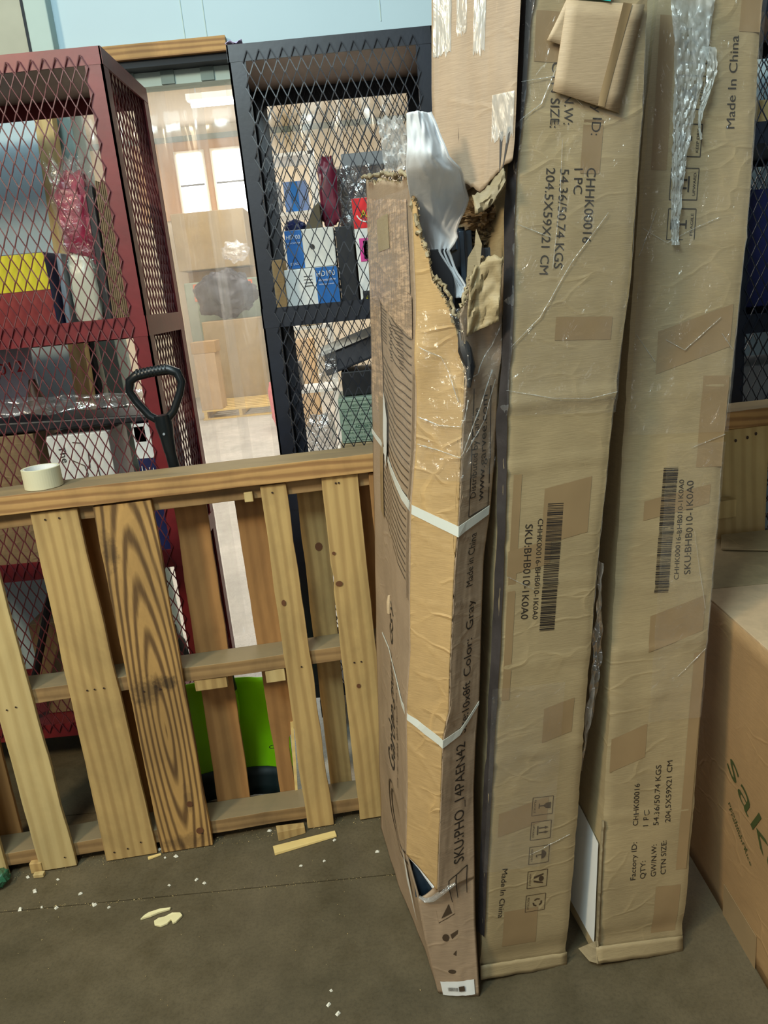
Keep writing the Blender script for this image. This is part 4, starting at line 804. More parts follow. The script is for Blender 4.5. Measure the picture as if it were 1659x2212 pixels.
def col(z, w_):
    """w_ in 0..5: 0-1 left side (L->A), 1-2 (A->B), 2-3 (B->R), 3-4 right side, 4-5 back"""
    Lp, Ap, Bp, Rp = lerp_tab(Lc, z), lerp_tab(Ac, z), lerp_tab(Bc, z), lerp_tab(Rc, z); Q = [Lp, Ap, Bp, Rp, RBc(z), Lp]
    i = min(int(w_), 4); t = w_-i; a, b = Q[i], Q[i+1]; p = Vector((a[0]+(b[0]-a[0])*t, a[1]+(b[1]-a[1])*t, z))
    e = Vector((b[0]-a[0], b[1]-a[1], 0)); n = Vector((e.y, -e.x, 0)).normalized(); k = math.sin(math.pi*min(1, max(0, t)))
    d = 0
    if i == 0: d = .010*math.sin(math.pi*t)*math.sin(z*3.3+t*5)*.6+.003*nz(t*8, z*6, 2)
    elif i in (1, 2):
        d = .0014*nz(t*3+i*5, z*7, 4)+.0005*nz(t*9, z*26, 7)
        for z0, a_, wd, sl_ in ((1.08, .005, .006, -.02), (.955, .004, .007, -.02), (.86, .003, .006, -.04), (.80, .003, .006, -.03), (.60, .004, .012, -.08), (.52, .003, .006, -.05), (.455, .003, .006, -.05), (.39, .003, .006, -.05), (1.17, .004, .008, .0), (1.24, .004, .008, -.01), (.68, -.007, .012, -.06)):
            q = (z-z0-sl_*(t-.5)-.005*math.sin(t*5+z0*30))/(wd*.55)
            if abs(q) < 3: d += a_*.38*math.exp(-q*q)*(.5+.9*abs(nz(t*3, z0*30, 2)))
        # bulged and caved area above the film knot
        d += .010*math.exp(-((z-1.42)/.05)**2)*math.sin(t*5+i)
    p += n*d
    return p
RIM = [(0, 1.790), (.12, 1.785), (.3, 1.765), (.5, 1.755), (.7, 1.735), (.85, 1.722), (.93, 1.728), (1.0, 1.7075), (1.12, 1.667), (1.2, 1.615), (1.36, 1.595), (1.42, 1.553), (1.58, 1.537), (1.78, 1.51), (1.92, 1.472), (1.97, 1.40), (2.0, 1.395), (2.03, 1.488), (2.2, 1.510), (2.3, 1.548), (2.5, 1.572), (2.75, 1.573), (3.0, 1.564), (3.5, 1.60), (4, 1.65), (4.5, 1.72), (5, 1.79)]
def rim(w_):
    for a, b in zip(RIM, RIM[1:]):
        if w_ <= b[0]: t = (w_-a[0])/(b[0]-a[0]); return a[1]+(b[1]-a[1])*t+.006*nz(w_*40, 1, 1)+.003*nz(w_*110, 2, 1)
    return RIM[-1][1]
t1 = thing('torn_carton', 'torn and crushed tall brown carton with white foam sticking out, left of three upright', 'box', (.05, 1.45, 0), 'upright long cartons')
ZB = .30
def keep_low(u, v): return True
def wmap(u):  # denser columns on the two front faces
    return u*5
def shell(zlo, ztop, ws, nv, keep=None, lowz=None):
    mb = MB(); n = len(ws)
    for j in range(nv+1):
        for w_ in ws:
            zt = ztop(w_); z0 = zlo(w_); v = j/nv; z = z0+(zt-z0)*v; mb.v.append(tuple(col(z, w_)))
    for j in range(nv):
        for i in range(n-1): a = j*n+i; mb.f.append((a, a+1, a+n+1, a+n))
    return mb
wl = [i/40 for i in range(41)]; wf = [1+i/40 for i in range(81)]; wr = [3+i/16 for i in range(33)]
# lower edge of the middle: the tear near the foot opens between side and front
def tear(w_):   # z of the tear edge (upper lip) on the front faces
    return .372-.060*min(1, max(0, (w_-1)))
mk('side_face', shell(lambda w_: 0.003, rim, wl, 190), M['card_grey'], t1, smooth=True, solid=.004)
mk('front_face', shell(lambda w_: tear(w_), rim, wf[:41], 190), M['card_warm'], t1, smooth=True, solid=.004)
mk('right_face', shell(lambda w_: .305, rim, wf[40:], 190), M['card_grey'], t1, smooth=True, solid=.004)
mk('back_faces', shell(lambda w_: 0.003, rim, wr, 60), M['card_dark'], t1, smooth=True, solid=.004)
def foot(w_, z):
    Ap, Rp = lerp_tab(Ac, z), lerp_tab(Rc, z); t = (w_-1)/2
    return Vector((Ap[0]+(Rp[0]-Ap[0])*t, Ap[1]+(Rp[1]-Ap[1])*t-.004*math.sin(math.pi*t)+.0015*nz(t*6, z*14, 3), z))
mk('foot_face', MB().grid(lambda u, v: foot(1+2*u, .003+((.272+.042*min(1, u*2.2)**1.5)-.003)*v), 30, 30), M['card_dark'] if False else M['card_grey'], t1, smooth=True, solid=.004)
mk('tear_gap', MB().grid(lambda u, v: (-.012+.055*u, 1.398+.006*v, .25+.12*v-.05*u*v), 6, 6), M['slate'], t1)
mk('foam_lip', MB().tube([tuple(col(tear(1+i/16)-.004, 1+i/16)+Vector((.002, .004, 0))) for i in range(15)], [.003+.005*i/14 for i in range(15)], 8), M['foam'], t1, smooth=True)
mk('torn_roll', MB().tube([(-.004, 1.366, .280), (.008, 1.362, .272), (.025, 1.358, .278), (.045, 1.350, .300), (.075, 1.352, .318)], [.003, .005, .006, .006, .003], 8), M['wrap_thick'], t1, smooth=True)
# ragged pulp along the rim
mb = MB()
rr_ = random.Random(3)
for i in range(420):
    w_ = i/420*3.0; z = rim(w_); p = col(z, w_); s_ = .0015+.0042*rr_.random()
    q = [p+Vector((rr_.uniform(-1, 1)*s_, rr_.uniform(-1, 1)*s_, rr_.uniform(-1.2, 1)*s_)) for _ in range(4)]
    mb.poly([tuple(v) for v in q[:3]]); mb.poly([tuple(v) for v in (q[1], q[2], q[3])])
mk('torn_fringe', mb, M['card_torn'], t1, solid=.0004)['kind'] = 'stuff'
# frayed rolls at the rim: left top, corner and notch
for pts, r_ in (([(.026, 1.88, 1.790), (.045, 1.76, 1.775), (.065, 1.64, 1.762), (.085, 1.5, 1.735)], .009), ([(.086, 1.47, 1.738), (.094, 1.41, 1.722), (.102, 1.40, 1.69), (.098, 1.40, 1.665)], .010), ([(.1, 1.392, 1.66), (.108, 1.39, 1.63), (.112, 1.385, 1.60), (.122, 1.38, 1.575)], .007), ([(.125, 1.375, 1.555), (.138, 1.37, 1.54), (.149, 1.36, 1.515), (.155, 1.355, 1.48)], .008),
        ([(.165, 1.35, 1.50), (.176, 1.36, 1.53), (.19, 1.365, 1.56), (.2, 1.375, 1.585)], .007), ([(.2, 1.38, 1.575), (.22, 1.39, 1.578), (.24, 1.40, 1.572), (.255, 1.415, 1.566)], .009)):
    path = []
    for a, b in zip(pts, pts[1:]):
        for i in range(7): t_ = i/7; path.append(Vector(a).lerp(Vector(b), t_)+Vector((nz(t_*4, a[2]*50, 1), nz(t_*4, a[2]*50, 5), nz(t_*5, a[2]*50, 9)))*.007)
    mk('frayed_edge', MB().tube(path, [r_*(.3+.7*abs(nz(i*.35, r_*900, 2))) for i in range(len(path))], 8), M['card_torn'], t1, smooth=True)
# peeled flap standing up on the right part of the tear
mk('peeled_flap', MB().grid(lambda u, v: (.170+.055*u+.01*v, 1.345-.012*v+.008*math.sin(u*4)+.008*nz(u*4, v*5, 2)+.003*nz(u*12, v*14, 2), 1.452+.115*v*(1-.25*abs(u-.6))+.02*u+.008*nz(u*7, 3, 3)*v), 18, 18), M['card'], t1, smooth=True, solid=.003)
mk('peeled_flap', MB().poly([(.176, 1.36, 1.53), (.20, 1.362, 1.555), (.207, 1.362, 1.60), (.199, 1.364, 1.625), (.195, 1.364, 1.598), (.182, 1.362, 1.58)]), M['card_torn'], t1, solid=.003)
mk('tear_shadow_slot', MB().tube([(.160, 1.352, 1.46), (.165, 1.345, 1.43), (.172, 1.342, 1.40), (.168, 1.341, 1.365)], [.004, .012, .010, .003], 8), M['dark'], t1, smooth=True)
# upper part of the carton
UL = [(2.0429, 0.1587, 1.4), (1.9763, 0.1558, 1.4), (1.8439, 0.1458, 1.4), (1.7531, 0.143, 1.4), (1.678, 0.1459, 1.4)]
UR = [(2.0109, 0.2853, 1.33), (1.9432, 0.2798, 1.33), (1.8493, 0.2706, 1.33), (1.7512, 0.2622, 1.33), (1.6836, 0.2512, 1.33), (1.5954, 0.2457, 1.33)]
def ucol(z, w_):
    a, b = lerp_tab(UL, z), lerp_tab(UR, z)
    if w_ <= 1: p = Vector((a[0]+(b[0]-a[0])*w_, a[1]+(b[1]-a[1])*w_-.003*nz(w_*5, z*10, 4)-.002*nz(w_*20, z*8, 1), z))
    elif w_ <= 2: t = w_-1; p = Vector((b[0]-.075*t, b[1]+.45*t, z))
    elif w_ <= 3: t = w_-2; p = Vector((b[0]-.075+(a[0]+.065-b[0]+.075)*t, b[1]+.45, z))
    else: t = w_-3; p = Vector((a[0]+.065*(1-t), a[1]+.43*(1-t), z))
    return p
def urim(w_):
    tab = [(0, 1.745), (.15, 1.72), (.3, 1.705), (.45, 1.693), (.6, 1.68), (.68, 1.688), (.8, 1.702), (.92, 1.715), (1, 1.72), (2, 1.70), (3, 1.72), (4, 1.745)]
    for a, b in zip(tab, tab[1:]):
        if w_ <= b[0]: t = (w_-a[0])/(b[0]-a[0]); return a[1]+(b[1]-a[1])*t+.005*nz(w_*25, 1, 1)
mbu = MB(); wsu = [i/30 for i in range(31)]+[1+i/6 for i in range(1, 19)]
for j in range(51):
    for w_ in wsu: z0 = urim(w_); mbu.v.append(tuple(ucol(z0+(2.045-z0)*j/50, w_)))
n = len(wsu)
for j in range(50):
    for i in range(n-1): a = j*n+i; mbu.f.append((a, a+1, a+n+1, a+n))
mk('upper_shell', mbu, M['card_grey'], t1, smooth=True, solid=.004)
def UP(x, z, off=.0015): return tuple(ucol(z, x)+Vector((0, -off, 0)))
for (x0, x1, z0, z1) in ((.0, .22, 1.895, 2.03), (.28, .40, 1.92, 2.03), (.48, .62, 1.885, 2.03), (.72, .98, 1.755, 1.82)):
    mk('shiny_tape', MB().grid(lambda u, v: UP(x0+(x1-x0)*u, z0+(z1-z0)*v+.012*nz(u*9, x0*10, 1)*(1-v), .003+.002*abs(nz(u*9, v*3, 2))), 14, 10), M['bunch'], t1, smooth=True)
mb = MB()
for a, b in (((.68, 1.98), (.66, 1.865)), ((.78, 1.98), (.76, 1.868)), ((.76, 1.868), (.56, 1.85)), ((.66, 1.865), (.62, 1.86))): put_line(mb, UP, a, b, .0022 if a[0] != .78 else .0012, 4)
put_poly(mb, UP, [(.66, 1.965), (.75, 1.97), (.75, 1.98), (.66, 1.975)]); put_poly(mb, UP, [(.66, 1.92), (.74, 1.925), (.74, 1.937), (.66, 1.93)])
mk('printed_frame', mb, M['ink'], t1)
mk('split', MB().prism([UP(.82, 1.765, .001), UP(.86, 1.765, .001), UP(.85, 1.70, .001)], (0, -.002, 0)), M['dark'], t1)
mk('split', MB().prism([UP(.92, 1.77, .001), UP(.96, 1.77, .001), UP(.88, 1.70, .001)], (0, -.002, 0)), M['dark'], t1)
for w_, z0, z1 in ((.17, 1.76, 1.80), (.3, 1.75, 1.79), (.05, 1.72, 1.75), (.6, 1.82, 1.86), (.62, 1.80, 1.84)):
    mk('split', MB().prism([UP(w_, z1, .001), UP(w_+.012, (z0+z1)/2, .001), UP(w_, z0, .001)], (0, -.001, 0)), M['brownd'], t1)
mk('curled_edge', MB().grid(lambda u, v: (.193+.052*u+.0*v, 1.345-.02*math.sin(v*2)+.006*nz(u*6, v*5, 1), 1.675+.042*u*u-.03*v+.004*nz(u*9, v*9, 4)), 12, 8), M['card_torn'], t1, smooth=True, solid=.003)
# inside: crushed card and slate coloured parts
mk('crushed_card', blob((.232, 1.49, 1.655), (.045, .05, .028), .45, 4, 3, 70, 40), M['card_dark'], t1, smooth=True)
mk('crushed_card', blob((.24, 1.52, 1.62), (.04, .05, .02), .45, 4, 8, 70, 40), M['card_torn'], t1, smooth=True)
for nme, b_ in (('inner_panel', (.118, .165, 1.44, 1.50, 1.36, 1.602)), ('inner_panel', (.182, .205, 1.46, 1.62, 1.36, 1.63)), ('inner_panel', (.209, .262, 1.47, 1.66, 1.36, 1.598)), ('inner_panel', (.18, .215, 1.50, 1.66, 1.60, 1.655)), ('inner_panel', (.165, .18, 1.47, 1.6, 1.36, 1.57))):
    mk(nme, MB().box(*b_), M['slate'] if b_[0] > .17 else M['dark'], t1, bevel=.002)
mk('inner_rib', MB().box(.222, .226, 1.463, 1.47, 1.5, 1.598).box(.246, .25, 1.463, 1.47, 1.5, 1.598).box(.19, .193, 1.453, 1.46, 1.5, 1.63), M['dark'], t1)
# white foam sheet poking out
FL = [(1.826, .104), (1.80, .103), (1.77, .100), (1.74, .096), (1.70, .100), (1.66, .108), (1.62, .117), (1.59, .13), (1.56, .155), (1.51, .165)]
FR = [(1.826, .146), (1.79, .159), (1.751, .1728), (1.73, .1924), (1.705, .197), (1.68, .2009), (1.662, .193), (1.648, .183), (1.632, .1731), (1.6164, .1763), (1.598, .160), (1.56, .172), (1.533, .186), (1.515, .175)]
def fs(u, v):
    z = 1.515+.311*v; a, b = lerp_tab(FL, z)[0], lerp_tab(FR, z)[0]
    k_ = min(1, max(0, (v-.35)/.45)); k_ = .995-.085*k_*k_*(3-2*k_)
    p_ = (a+(b-a)*u+.002*nz(u*5, v*9, 2), 1.455+.012*math.sin(u*4.2+v*2.5+1)*(.4+v)+.006*nz(u*3, v*4, 6)+.003*nz(u*9, v*14, 3)-.006*math.exp(-((v-.55+.25*u)/.03)**2)-.006*(1-abs(nz(u*1.6+v*1.1+3, v*2.4, 2))*2.6)-.003*(1-abs(nz(u*3+v*2, v*5-u*2, 9))*2.4)+.007-.012*u, z)
    return (p_[0]*k_, p_[1]*k_, 1.54+(p_[2]-1.54)*k_)
mk('foam_sheet', MB().grid(fs, 44, 90), M['foam'], t1, smooth=True, solid=.0015)
mk('foam_edge', MB().tube([tuple(Vector(fs(1, v))+Vector((-.001, -.003, 0))) for v in [i/30 for i in range(31)]], .0024, 6), M['foam'], t1, smooth=True)
def fs2(u, v):
    z = 1.745+.088*v; a = .060-.004*v+.006*nz(v*6, 2, 1); b = .118-.018*v+.006*nz(v*5, 7, 1)
    return (a+(b-a)*u, 1.50+.022*nz(u*5, v*6, 2)+.012*nz(u*12, v*13, 4), z+.006*nz(u*8, 3, 1)*v)
mk('crinkled_film', MB().grid(fs2, 30, 26), M['crinkle'], t1, smooth=True)
# straps
def strap(pts, wd, lab=None):
    mb = MB(); path = []
    for a, b in zip(pts, pts[1:]):
        for i in range(4): t_ = i/4; path.append((a[0]+(b[0]-a[0])*t_, a[1]+(b[1]-a[1])*t_, a[2]+(b[2]-a[2])*t_))
    path.append(pts[-1]); vs = []
    for (w_, z, h) in path:
        e = .004; p0 = col(z-h/2, w_); p1 = col(z+h/2, w_)
        c = Vector((.05, 1.68, 0)); d = Vector((p0.x-c.x, p0.y-c.y, 0)).normalized()
        if w_ < 1: d = Vector((-1, -.15, 0)).normalized()
        vs.append((tuple(p0+d*e), tuple(p1+d*e)))
    for a, b in zip(vs, vs[1:]): mb.quad(a[0], b[0], b[1], a[1])
    return mk('strap', mb, M['strap'], t1, solid=.0008)
strap([(0, 1.20, .012), (.45, 1.178, .014), (1, 1.139, .018), (2, 1.104, .020), (2.95, 1.127, .017)], .013)
strap([(.25, .70, .004), (.6, .702, .005), (1, .700, .014), (1.5, .682, .019), (2, .664, .018), (2.5, .674, .014), (3, .722, .008)], .013)
# print on the faces; surface position from (column, z)
def CP(off): 
    def f(w_, z):
        p = col(z, w_); q = col(z, w_+.02) if w_ % 1 < .97 else col(z, w_-.02); e = (q-p) if w_ % 1 < .97 else (p-q); nn = Vector((e.y, -e.x, 0)).normalized(); return tuple(p+nn*(.0022+off))
    return f
def face_text(mb, s_, w0, zA, zB, width_w, hw, f):
    mb = MB()
    """text running up from (w0,zA) to zB; letter height spans hw in column units towards lower w"""
    vs, fs_, L = text_geo(s_, 0); n = len(mb.v)
    for x, y in vs: mb.v.append(f(w0+width_w*x/L-hw*y/.7, zA+(zB-zA)*x/L))
    mb.f += [tuple(n+i for i in q) for q in fs_]
    mk('printed_text', mb, M['ink'], t1)
mb = MB(); f = CP(.0006)
face_text(mb, 'Distributed by Garvee', 2.47, 1.16, 1.325, -.02, .17, f)
face_text(mb, 'www.garvee.com', 2.73, 1.15, 1.345, -.03, .20, f)
face_text(mb, 'Made in China', 2.62, .985, 1.09, .0, .22, f)
face_text(mb, 'Color:  Gray', 2.66, .795, .955, .04, .24, f)
face_text(mb, 'Size:10x8ft', 2.68, .665, .782, -.02, .24, f)
face_text(mb, 'SKU:PHO_14PAEN42', 2.70, .36, .645, -.03, .28, f)
for a, b in (((2.30, 1.125), (2.27, 1.36)), ((2.90, 1.135), (2.80, 1.36)), ((2.30, 1.125), (2.90, 1.135))):
    for i in range(14):
        t0, t1_ = i/14, (i+1)/14; p = (a[0]+(b[0]-a[0])*t0, a[1]+(b[1]-a[1])*t0); q = (a[0]+(b[0]-a[0])*t1_, a[1]+(b[1]-a[1])*t1_)
        dw, dz = (.012, 0) if abs(b[1]-a[1]) > .05 else (0, .0012); mb.quad(f(p[0]-dw, p[1]-dz), f(q[0]-dw, q[1]-dz), f(q[0]+dw, q[1]+dz), f(p[0]+dw, p[1]+dz))
for (a, b) in (((2.25, .262), (2.3, .325)), ((2.3, .325), (2.8, .345)), ((2.8, .345), (2.75, .275)), ((2.45, .27), (2.5, .333))):
    for i in range(4):
        t0, t1_ = i/4, (i+1)/4; p = (a[0]+(b[0]-a[0])*t0, a[1]+(b[1]-a[1])*t0); q = (a[0]+(b[0]-a[0])*t1_, a[1]+(b[1]-a[1])*t1_)
        dw, dz = (.012, 0) if abs(b[1]-a[1]) > .03 else (0, .0012); mb.quad(f(p[0]-dw, p[1]-dz), f(q[0]-dw, q[1]-dz), f(q[0]+dw, q[1]+dz), f(p[0]+dw, p[1]+dz))
mk('printed_frame', mb, M['ink'], t1)
# foot print marks
def FPt(x, z, off=.0032): p = foot(1+2*x, z); return (p.x, p.y-off, p.z)
mb = MB()
for a, b in (((.30, .205), (.62, .225)), ((.62, .225), (.60, .262)), ((.30, .205), (.28, .24))): put_line(mb, FPt, a, b, .0016, 2)
put_poly(mb, FPt, [(.36, .217), (.57, .228), (.52, .252)])
mk('smudged_symbol', mb, M['ink_brown'], t1); mb = MB(); put_poly(mb, FPt, [(.40+.07*math.cos(i*.6), .165+.010*math.sin(i*.6)) for i in range(10)])
mk('smudged_symbol', mb, M['ink_brown'], t1); mb = MB(); put_poly(mb, FPt, [(.50, .172), (.66, .182), (.64, .172), (.52, .160)]); put_poly(mb, FPt, [(.5, .12), (.58, .13), (.56, .115)])
mk('smudged_symbol', mb, M['ink_brown'], t1); mb = MB(); put_poly(mb, FPt, [(.42+.09*math.cos(i*.6), .072+.006*math.sin(i*.6)) for i in range(10)])
mk('smudged_symbol', mb, M['ink_brown'], t1)
mk('foot_label', MB().grid(lambda u, v: tuple(Vector(FPt(.10+.80*u, .003+.040*v+.008*u, .005+.001*nz(u*8, v*3, 1)))), 10, 4), M['white2'], t1, smooth=True)
mb = MB(); barcode(mb, lambda s_, z: FPt(s_, z, .0085), (.25, .026), (.50, .028), (0, .005), 2)
put_poly(mb, lambda s_, z: FPt(s_, z, .0085), [(.52, .022), (.66, .024), (.66, .038), (.52, .036)]); mk('label_barcode', mb, M['ink_brown'], t1)
# dark curved print lines on the side face
mb = MB(); f = CP(.0012); 
def sline(pts, dz=.0011, m_=mb):
    for (p, q) in zip(pts, pts[1:]): m_.quad(f(p[0], p[1]-dz), f(q[0], q[1]-dz), f(q[0], q[1]+dz), f(p[0], p[1]+dz))
for i in range(34):
    z = .985+i*.0155; w0 = .30 if z < 1.36 else .55; amp = .055*(1-abs(z-1.22)*.5)
    sline([(w0+(.93-w0)*k_/12, z+amp*(1-(k_/12))**1.6) for k_ in range(13)], .0013)
for w_ in (.955, .975):
    for i in range(20): z = .95+i*.022; mb.quad(f(w_-.002, z), f(w_+.002, z), f(w_+.002, z+.022), f(w_-.002, z+.022))
for (wa, wb, za, zb2) in ((.32, .50, 1.44, 1.52), (.58, .8, 1.40, 1.48)):
    for i in range(12): z = za+(zb2-za)*i/12; sline([(wa, z), (wb, z-.01)], .0010)
mk('side_print', mb, M['ink_brown'], t1)
mb = MB()
def side_text(mb, s_, zA, zB, wb, h):
    vs, fs_, L = text_geo(s_, .0); n = len(mb.v)
    for x, y in vs: mb.v.append(f(wb+h*y/.7, zA+(zB-zA)*x/L))
    mb.f += [tuple(n+i for i in q) for q in fs_]
side_text(mb, 'Garden gsur - GSY', .405, .84, .58, -.15)
mk('side_lettering', mb, M['ink'], t1); mb = MB()
side_text(mb, 'us ar am en sun in us', .42, .70, .72, -.06)
mk('side_lettering', mb, M['ink_brown'], t1); mb = MB()
for k_ in range(2):
    for i in range(24):
        a, b = i*math.pi/12, (i+1)*math.pi/12; rw, rz = .2-.05*k_, .09-.02*k_
        mb.quad(f(.55+rw*math.cos(a), .27+rz*math.sin(a)), f(.55+rw*math.cos(b), .27+rz*math.sin(b)), f(.55+(rw-.02)*math.cos(b), .27+(rz-.003)*math.sin(b)), f(.55+(rw-.02)*math.cos(a), .27+(rz-.003)*math.sin(a)))
mk('round_emblem', mb, M['ink_brown'], t1)
# shiny parcel tape over the upper side face, grey tape band, pale scrap
def side_patch(nm, w0, w1, z0, z1, off, mat, sk=0, am=.0):
    mk(nm, MB().grid(lambda u, v: CP(off)(w0+(w1-w0)*u, z0+(z1-z0)*v+sk*(u-.5)+am*nz(u*9, v*9, 1)), 14, 20), M[mat], t1, smooth=True)
side_patch('parcel_tape', .02, .92, 1.56, 1.72, .0016, 'tape_pink', -.06, .004)
side_patch('parcel_tape', .05, .95, 1.50, 1.575, .0018, 'tape_pink', -.10, .003)
side_patch('parcel_tape', .02, .34, 1.26, 1.54, .0017, 'tape_pink', -.06, .003)
side_patch('tape_patch', .36, .62, 1.62, 1.685, .0024, 'card')
side_patch('tape_patch', .20, .33, 1.02, 1.30, .0022, 'tape')
side_patch('side_wrap', .02, .97, 1.22, 1.72, .004, 'wrap', -.03, .004)
mk('pale_scrap', MB().poly([CP(.005)(.38, 1.325), CP(.005)(.5, 1.27), CP(.005)(.50, 1.20), CP(.005)(.42, 1.15), CP(.005)(.36, 1.22)]), M['white'], t1)
mk('peeled_curl', MB().tube([tuple(Vector(CP(.004)(.45, z))) for z in (.80, .815, .83, .845)], [.005, .006, .006, .003], 8), M['card_pale'], t1, smooth=True)
mk('peeled_sliver', MB().poly([CP(.005)(.62, .225), CP(.005)(.68, .19), CP(.005)(.80, .10), CP(.005)(.66, .15)]), M['white'], t1)
# film gathered around the front below the tear
def front_film(u, v):
    w_ = 1.05+1.93*u; z = 1.20+.30*v; p = Vector(CP(.002)(w_, z)); return tuple(p+Vector((0, -.004-.010*abs(nz(u*7, v*8, 2))-.004*abs(nz(u*20, v*24, 5)), 0)))
mk('stretch_wrap', MB().grid(front_film, 50, 40), M['wrap'], t1, smooth=True)
for pts in ([(1.02, 1.265), (1.5, 1.255), (1.97, 1.243), (2.3, 1.30), (2.9, 1.40)], [(1.02, 1.315), (1.5, 1.30), (1.97, 1.298), (2.1, 1.35)], [(1.1, 1.44), (1.5, 1.42), (1.95, 1.33)], [(2.02, 1.38), (2.4, 1.385), (2.8, 1.43), (2.98, 1.47)], [(2.1, 1.25), (2.6, 1.30), (2.95, 1.38)]):
    path = []
    for a, b in zip(pts, pts[1:]):
        for i in range(8): t_ = i/8; path.append(Vector(CP(.0)(a[0]+(b[0]-a[0])*t_, a[1]+(b[1]-a[1])*t_))+Vector((0, -.008-.003*nz(t_*9, a[1]*9, 1), 0)))
    mk('wrap_strand', MB().tube(path, [.0005+.0022*abs(nz(i*.5, a[1]*40, 2)) for i in range(len(path))], 5), M['wrap_thick'], t1, smooth=True)
# ------------------------------------------------------------ big carton at the right
t = thing('big_carton', 'big brown carton with green lettering in the lower right corner', 'box', (1.15, 1.4, 0))
X0, X1, Y0, Y1, ZT = .738, 1.50, .80, 2.045, .778
def bigside(u, v): y = Y0+(Y1-Y0)*u; z = ZT*v; return (X0-.004*nz(y*3, z*4, 2)-.0*z, y, z)
mk('left_side', MB().grid(bigside, 30, 20), M['card_big'], t, smooth=True, solid=.005)
mk('body', MB().box(X0+.005, X1, Y0, Y1, 0, ZT-.004), M['card_big'], t, bevel=.004)
ym = (Y0+Y1)/2+.28
mk('flap', MB().hexa([(X0, Y0, ZT-.002), (X1, Y0, ZT-.002), (X1, ym-.003, ZT+.002), (X0, ym-.003, ZT), (X0, Y0, ZT+.003), (X1, Y0, ZT+.003), (X1, ym-.003, ZT+.007), (X0, ym-.003, ZT+.005)]), M['card_pale'], t, bevel=.001)
mk('flap', MB().hexa([(X0, ym, ZT), (X1, ym, ZT+.004), (X1, Y1, ZT-.002), (X0, Y1, ZT-.002), (X0, ym, ZT+.005), (X1, ym, ZT+.009), (X1, Y1, ZT+.003), (X0, Y1, ZT+.003)]), M['card'], t, bevel=.001)
mk('flap', MB().hexa([(.90, 1.95, ZT+.006), (1.49, 1.70, ZT+.012), (1.49, 2.03, ZT+.02), (.94, 2.04, ZT+.012), (.90, 1.95, ZT+.010), (1.49, 1.70, ZT+.016), (1.49, 2.03, ZT+.024), (.94, 2.04, ZT+.016)]), M['card'], t)
mk('white_label', MB().box(.985, 1.06, 1.72, 1.80, ZT+.009, ZT+.011), M['white2'], t)
def BP(y, z, off=.0062): return (X0-.004*nz(y*3, z*4, 2)-off+.0022, y, z)
mb = MB(); put_text(mb, 'sake', lambda a, b: BP(-a, b), (-1.53, .415), (-1.29, .275), .066, bold=-.006); mk('green_lettering', mb, M['green_ink'], t)
mb = MB(); put_text(mb, 'product of', lambda a, b: BP(-a, b), (-1.512, .325), (-1.42, .265), .011); put_text(mb, 'Premium Rice', lambda a, b: BP(-a, b), (-1.508, .310), (-1.40, .245), .011); mk('small_lettering', mb, M['green_ink'], t)
mk('edge_tape', MB().box(X0-.0055, X0-.0045, 1.36, 1.52, .0, .09), M['tape'], t)
# ------------------------------------------------------------ floor litter
def splinter(name, label, a, b, wd, h, mat, cat='wood'):
    a, b = Vector(a), Vector(b); d = (b-a).normalized(); n = Vector((-d.y, d.x, 0))*wd/2; up = Vector((0, 0, h))
    mb = MB().hexa([tuple(a-n), tuple(b-n*.7), tuple(b+n*.8), tuple(a+n), tuple(a-n*.9+up), tuple(b-n*.6+up*.7), tuple(b+n*.7+up*.7), tuple(a+n+up)])
    return tag(mk(name, mb, mat, loc=tuple(a), bevel=.001), label, cat)
splinter('wood_splinter', 'long pale wood splinter on the floor in front of the pallet', (-.415, 1.895, 0), (-.235, 1.945, 0), .034, .008, M['w_yel'])
splinter('wood_offcut', 'brown offcut behind the long pale splinter', (-.41, 1.955, 0), (-.33, 1.975, 0), .035, .03, M['w_mid'])
splinter('wood_offcut', 'small yellow chip at the foot of the strong grained slat', (-.79, 1.915, 0), (-.755, 1.93, 0), .010, .006, M['w_yel'])
tag(mk('wood_block', MB().box(-1.13, -1.095, 1.90, 1.935, 0, .035), M['w_mid'], loc=(-1.11, 1.9, 0), bevel=.002), 'small wood block at the foot of the left slats', 'wood')
tag(mk('wood_block', MB().box(-1.115, -1.085, 1.88, 1.895, 0, .012), M['w_pale'], loc=(-1.10, 1.88, 0), bevel=.002), 'thin pale chip beside the small wood block', 'wood')
def curl(name, label, cx, cy, pts, h=.006, mat=None):
    mb = MB().prism([(cx+x, cy+y, .0012+.002*nz(x*80, y*80, 1)) for x, y in pts], (0, 0, h))
    return tag(mk(name, mb, mat or M['w_pale'], loc=(cx, cy, 0), bevel=.001), label, 'scrap')
cream = plain('cream_scrap', srgb(236, 226, 176), .5, 0, .06)
curl('cream_shaving', 'long left piece of cream shaving on the bare floor', -.712, 1.690, [(-.034, -.012), (-.022, -.006), (-.008, -.004), (.012, .008), (.038, .014), (.040, .019), (.012, .018), (-.018, .010), (-.028, .0)], mat=cream)
curl('cream_shaving', 'rounded right piece of cream shaving on the bare floor', -.672, 1.672, [(-.035, -.004), (-.030, -.018), (-.012, -.024), (.004, -.016), (.010, -.004), (.018, -.018), (.026, -.014), (.038, .006), (.030, .016), (.008, .018), (-.010, .008), (-.024, .004)], mat=cream)
r = random.Random(12)
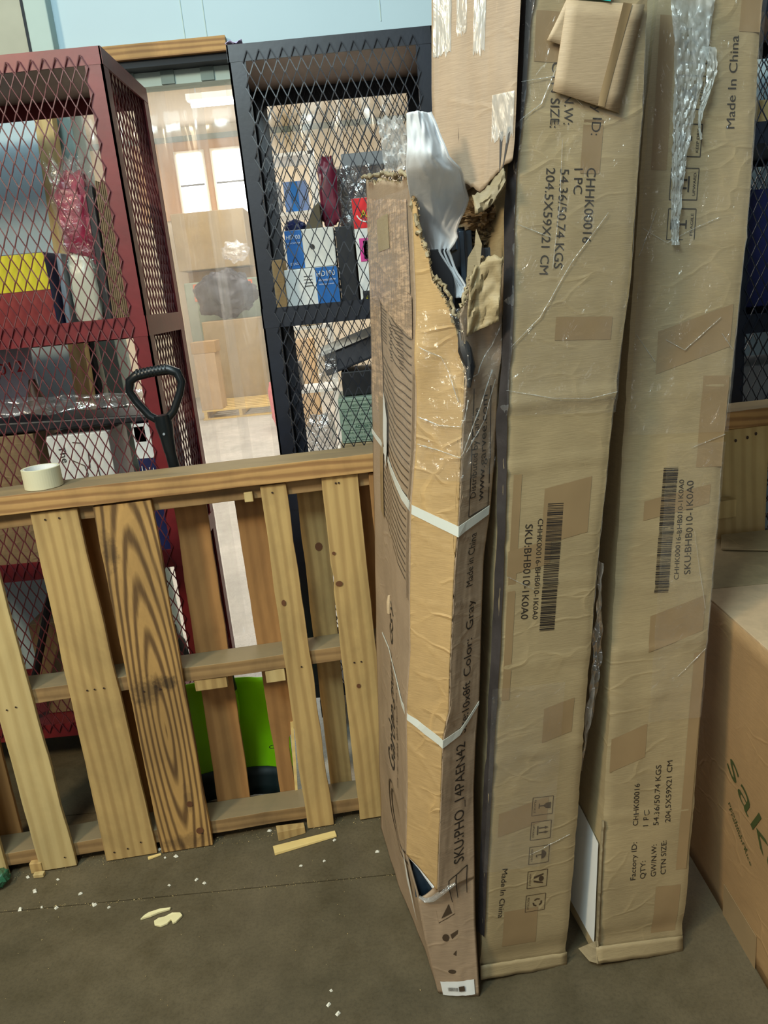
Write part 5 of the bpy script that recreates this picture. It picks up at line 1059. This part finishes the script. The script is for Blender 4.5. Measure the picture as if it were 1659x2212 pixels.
bits = [(-.21, 1.349), (-.228, 1.41), (-.625, 1.812), (-.893, 1.752), (-.85, 1.738), (-1.103, 1.762), (-1.044, 1.763), (-.113, 1.854), (-.331, 1.827), (-.397, 1.893), (-.265, 1.837), (-.239, 1.92), (-.766, 1.953), (-.708, 1.916), (-1.135, 1.888), (-1.039, 1.866), (-1.09, 1.828), (-.232, 1.374), (-.74, 1.915), (-.44, 1.99), (-.70, 1.80), (-.6, 1.795), (-.95, 1.80), (-1.0, 1.755), (-.9, 1.757)]
bmat = plain('white_crumb', srgb(232, 228, 212), .6)
first = None
for i, (x, y) in enumerate(bits):
    s_ = .0035+.003*r.random()
    if first is None:
        first = mk('crumb', MB().hexa([(-1, -.6, 0), (.8, -.9, 0), (1, .7, 0), (-.7, .8, 0), (-.5, -.4, 1), (.5, -.5, .8), (.4, .5, .9), (-.4, .3, 1.1)]), bmat); o = first
    else: o = first.copy(); C.objects.link(o)
    o.location = (x, y, 0); o.scale = (s_*(1+r.random()*.5), s_, s_*.8); o.rotation_euler = (0, 0, r.random()*6)
    if 'group' in o: del o['group']
    if i in (0, 1, 17): tag(o, {0: 'lowest of three white crumbs in the bare foreground left of the torn carton', 1: 'uppermost of three white crumbs in the bare foreground', 17: 'middle of three white crumbs in the bare foreground'}[i], 'crumb')
    else: tag(o, 'tiny white crumb on the floor near the pallet foot', 'crumb', 'white crumbs near the pallet')
mb = MB()
for i in range(700):
    u = -1.25+1.4*r.random(); k_ = r.random()
    if k_ < .55: p = Vector(fen(u, -.012+.08*r.random()**1.5, 0))
    elif k_ < .85: p = Vector((u, 1.757+.012*(r.random()-.5), 0))
    else: p = Vector((u, 1.2+.7*r.random(), 0))
    s_ = .0008+.0018*r.random()**2; q = [p+Vector((r.uniform(-1, 1)*s_, r.uniform(-1, 1)*s_, .0002+s_*r.random())) for _ in range(3)]
    mb.poly([tuple(v) for v in q])
o = mk('floor_grit', mb, M['w_pale'], loc=(0, 1.8, 0), solid=.001); o['kind'] = 'stuff'; tag(o, 'fine pale grit and sawdust scattered along the pallet foot', 'grit')
tag(mk('green_plastic_scrap', blob((-1.205, 1.865, .024), (.028, .03, .024), .25, 4, 2), M['bottle'], smooth=True, loc=(-1.2, 1.86, 0)), 'crumpled green plastic scrap on the floor at the left edge', 'plastic')
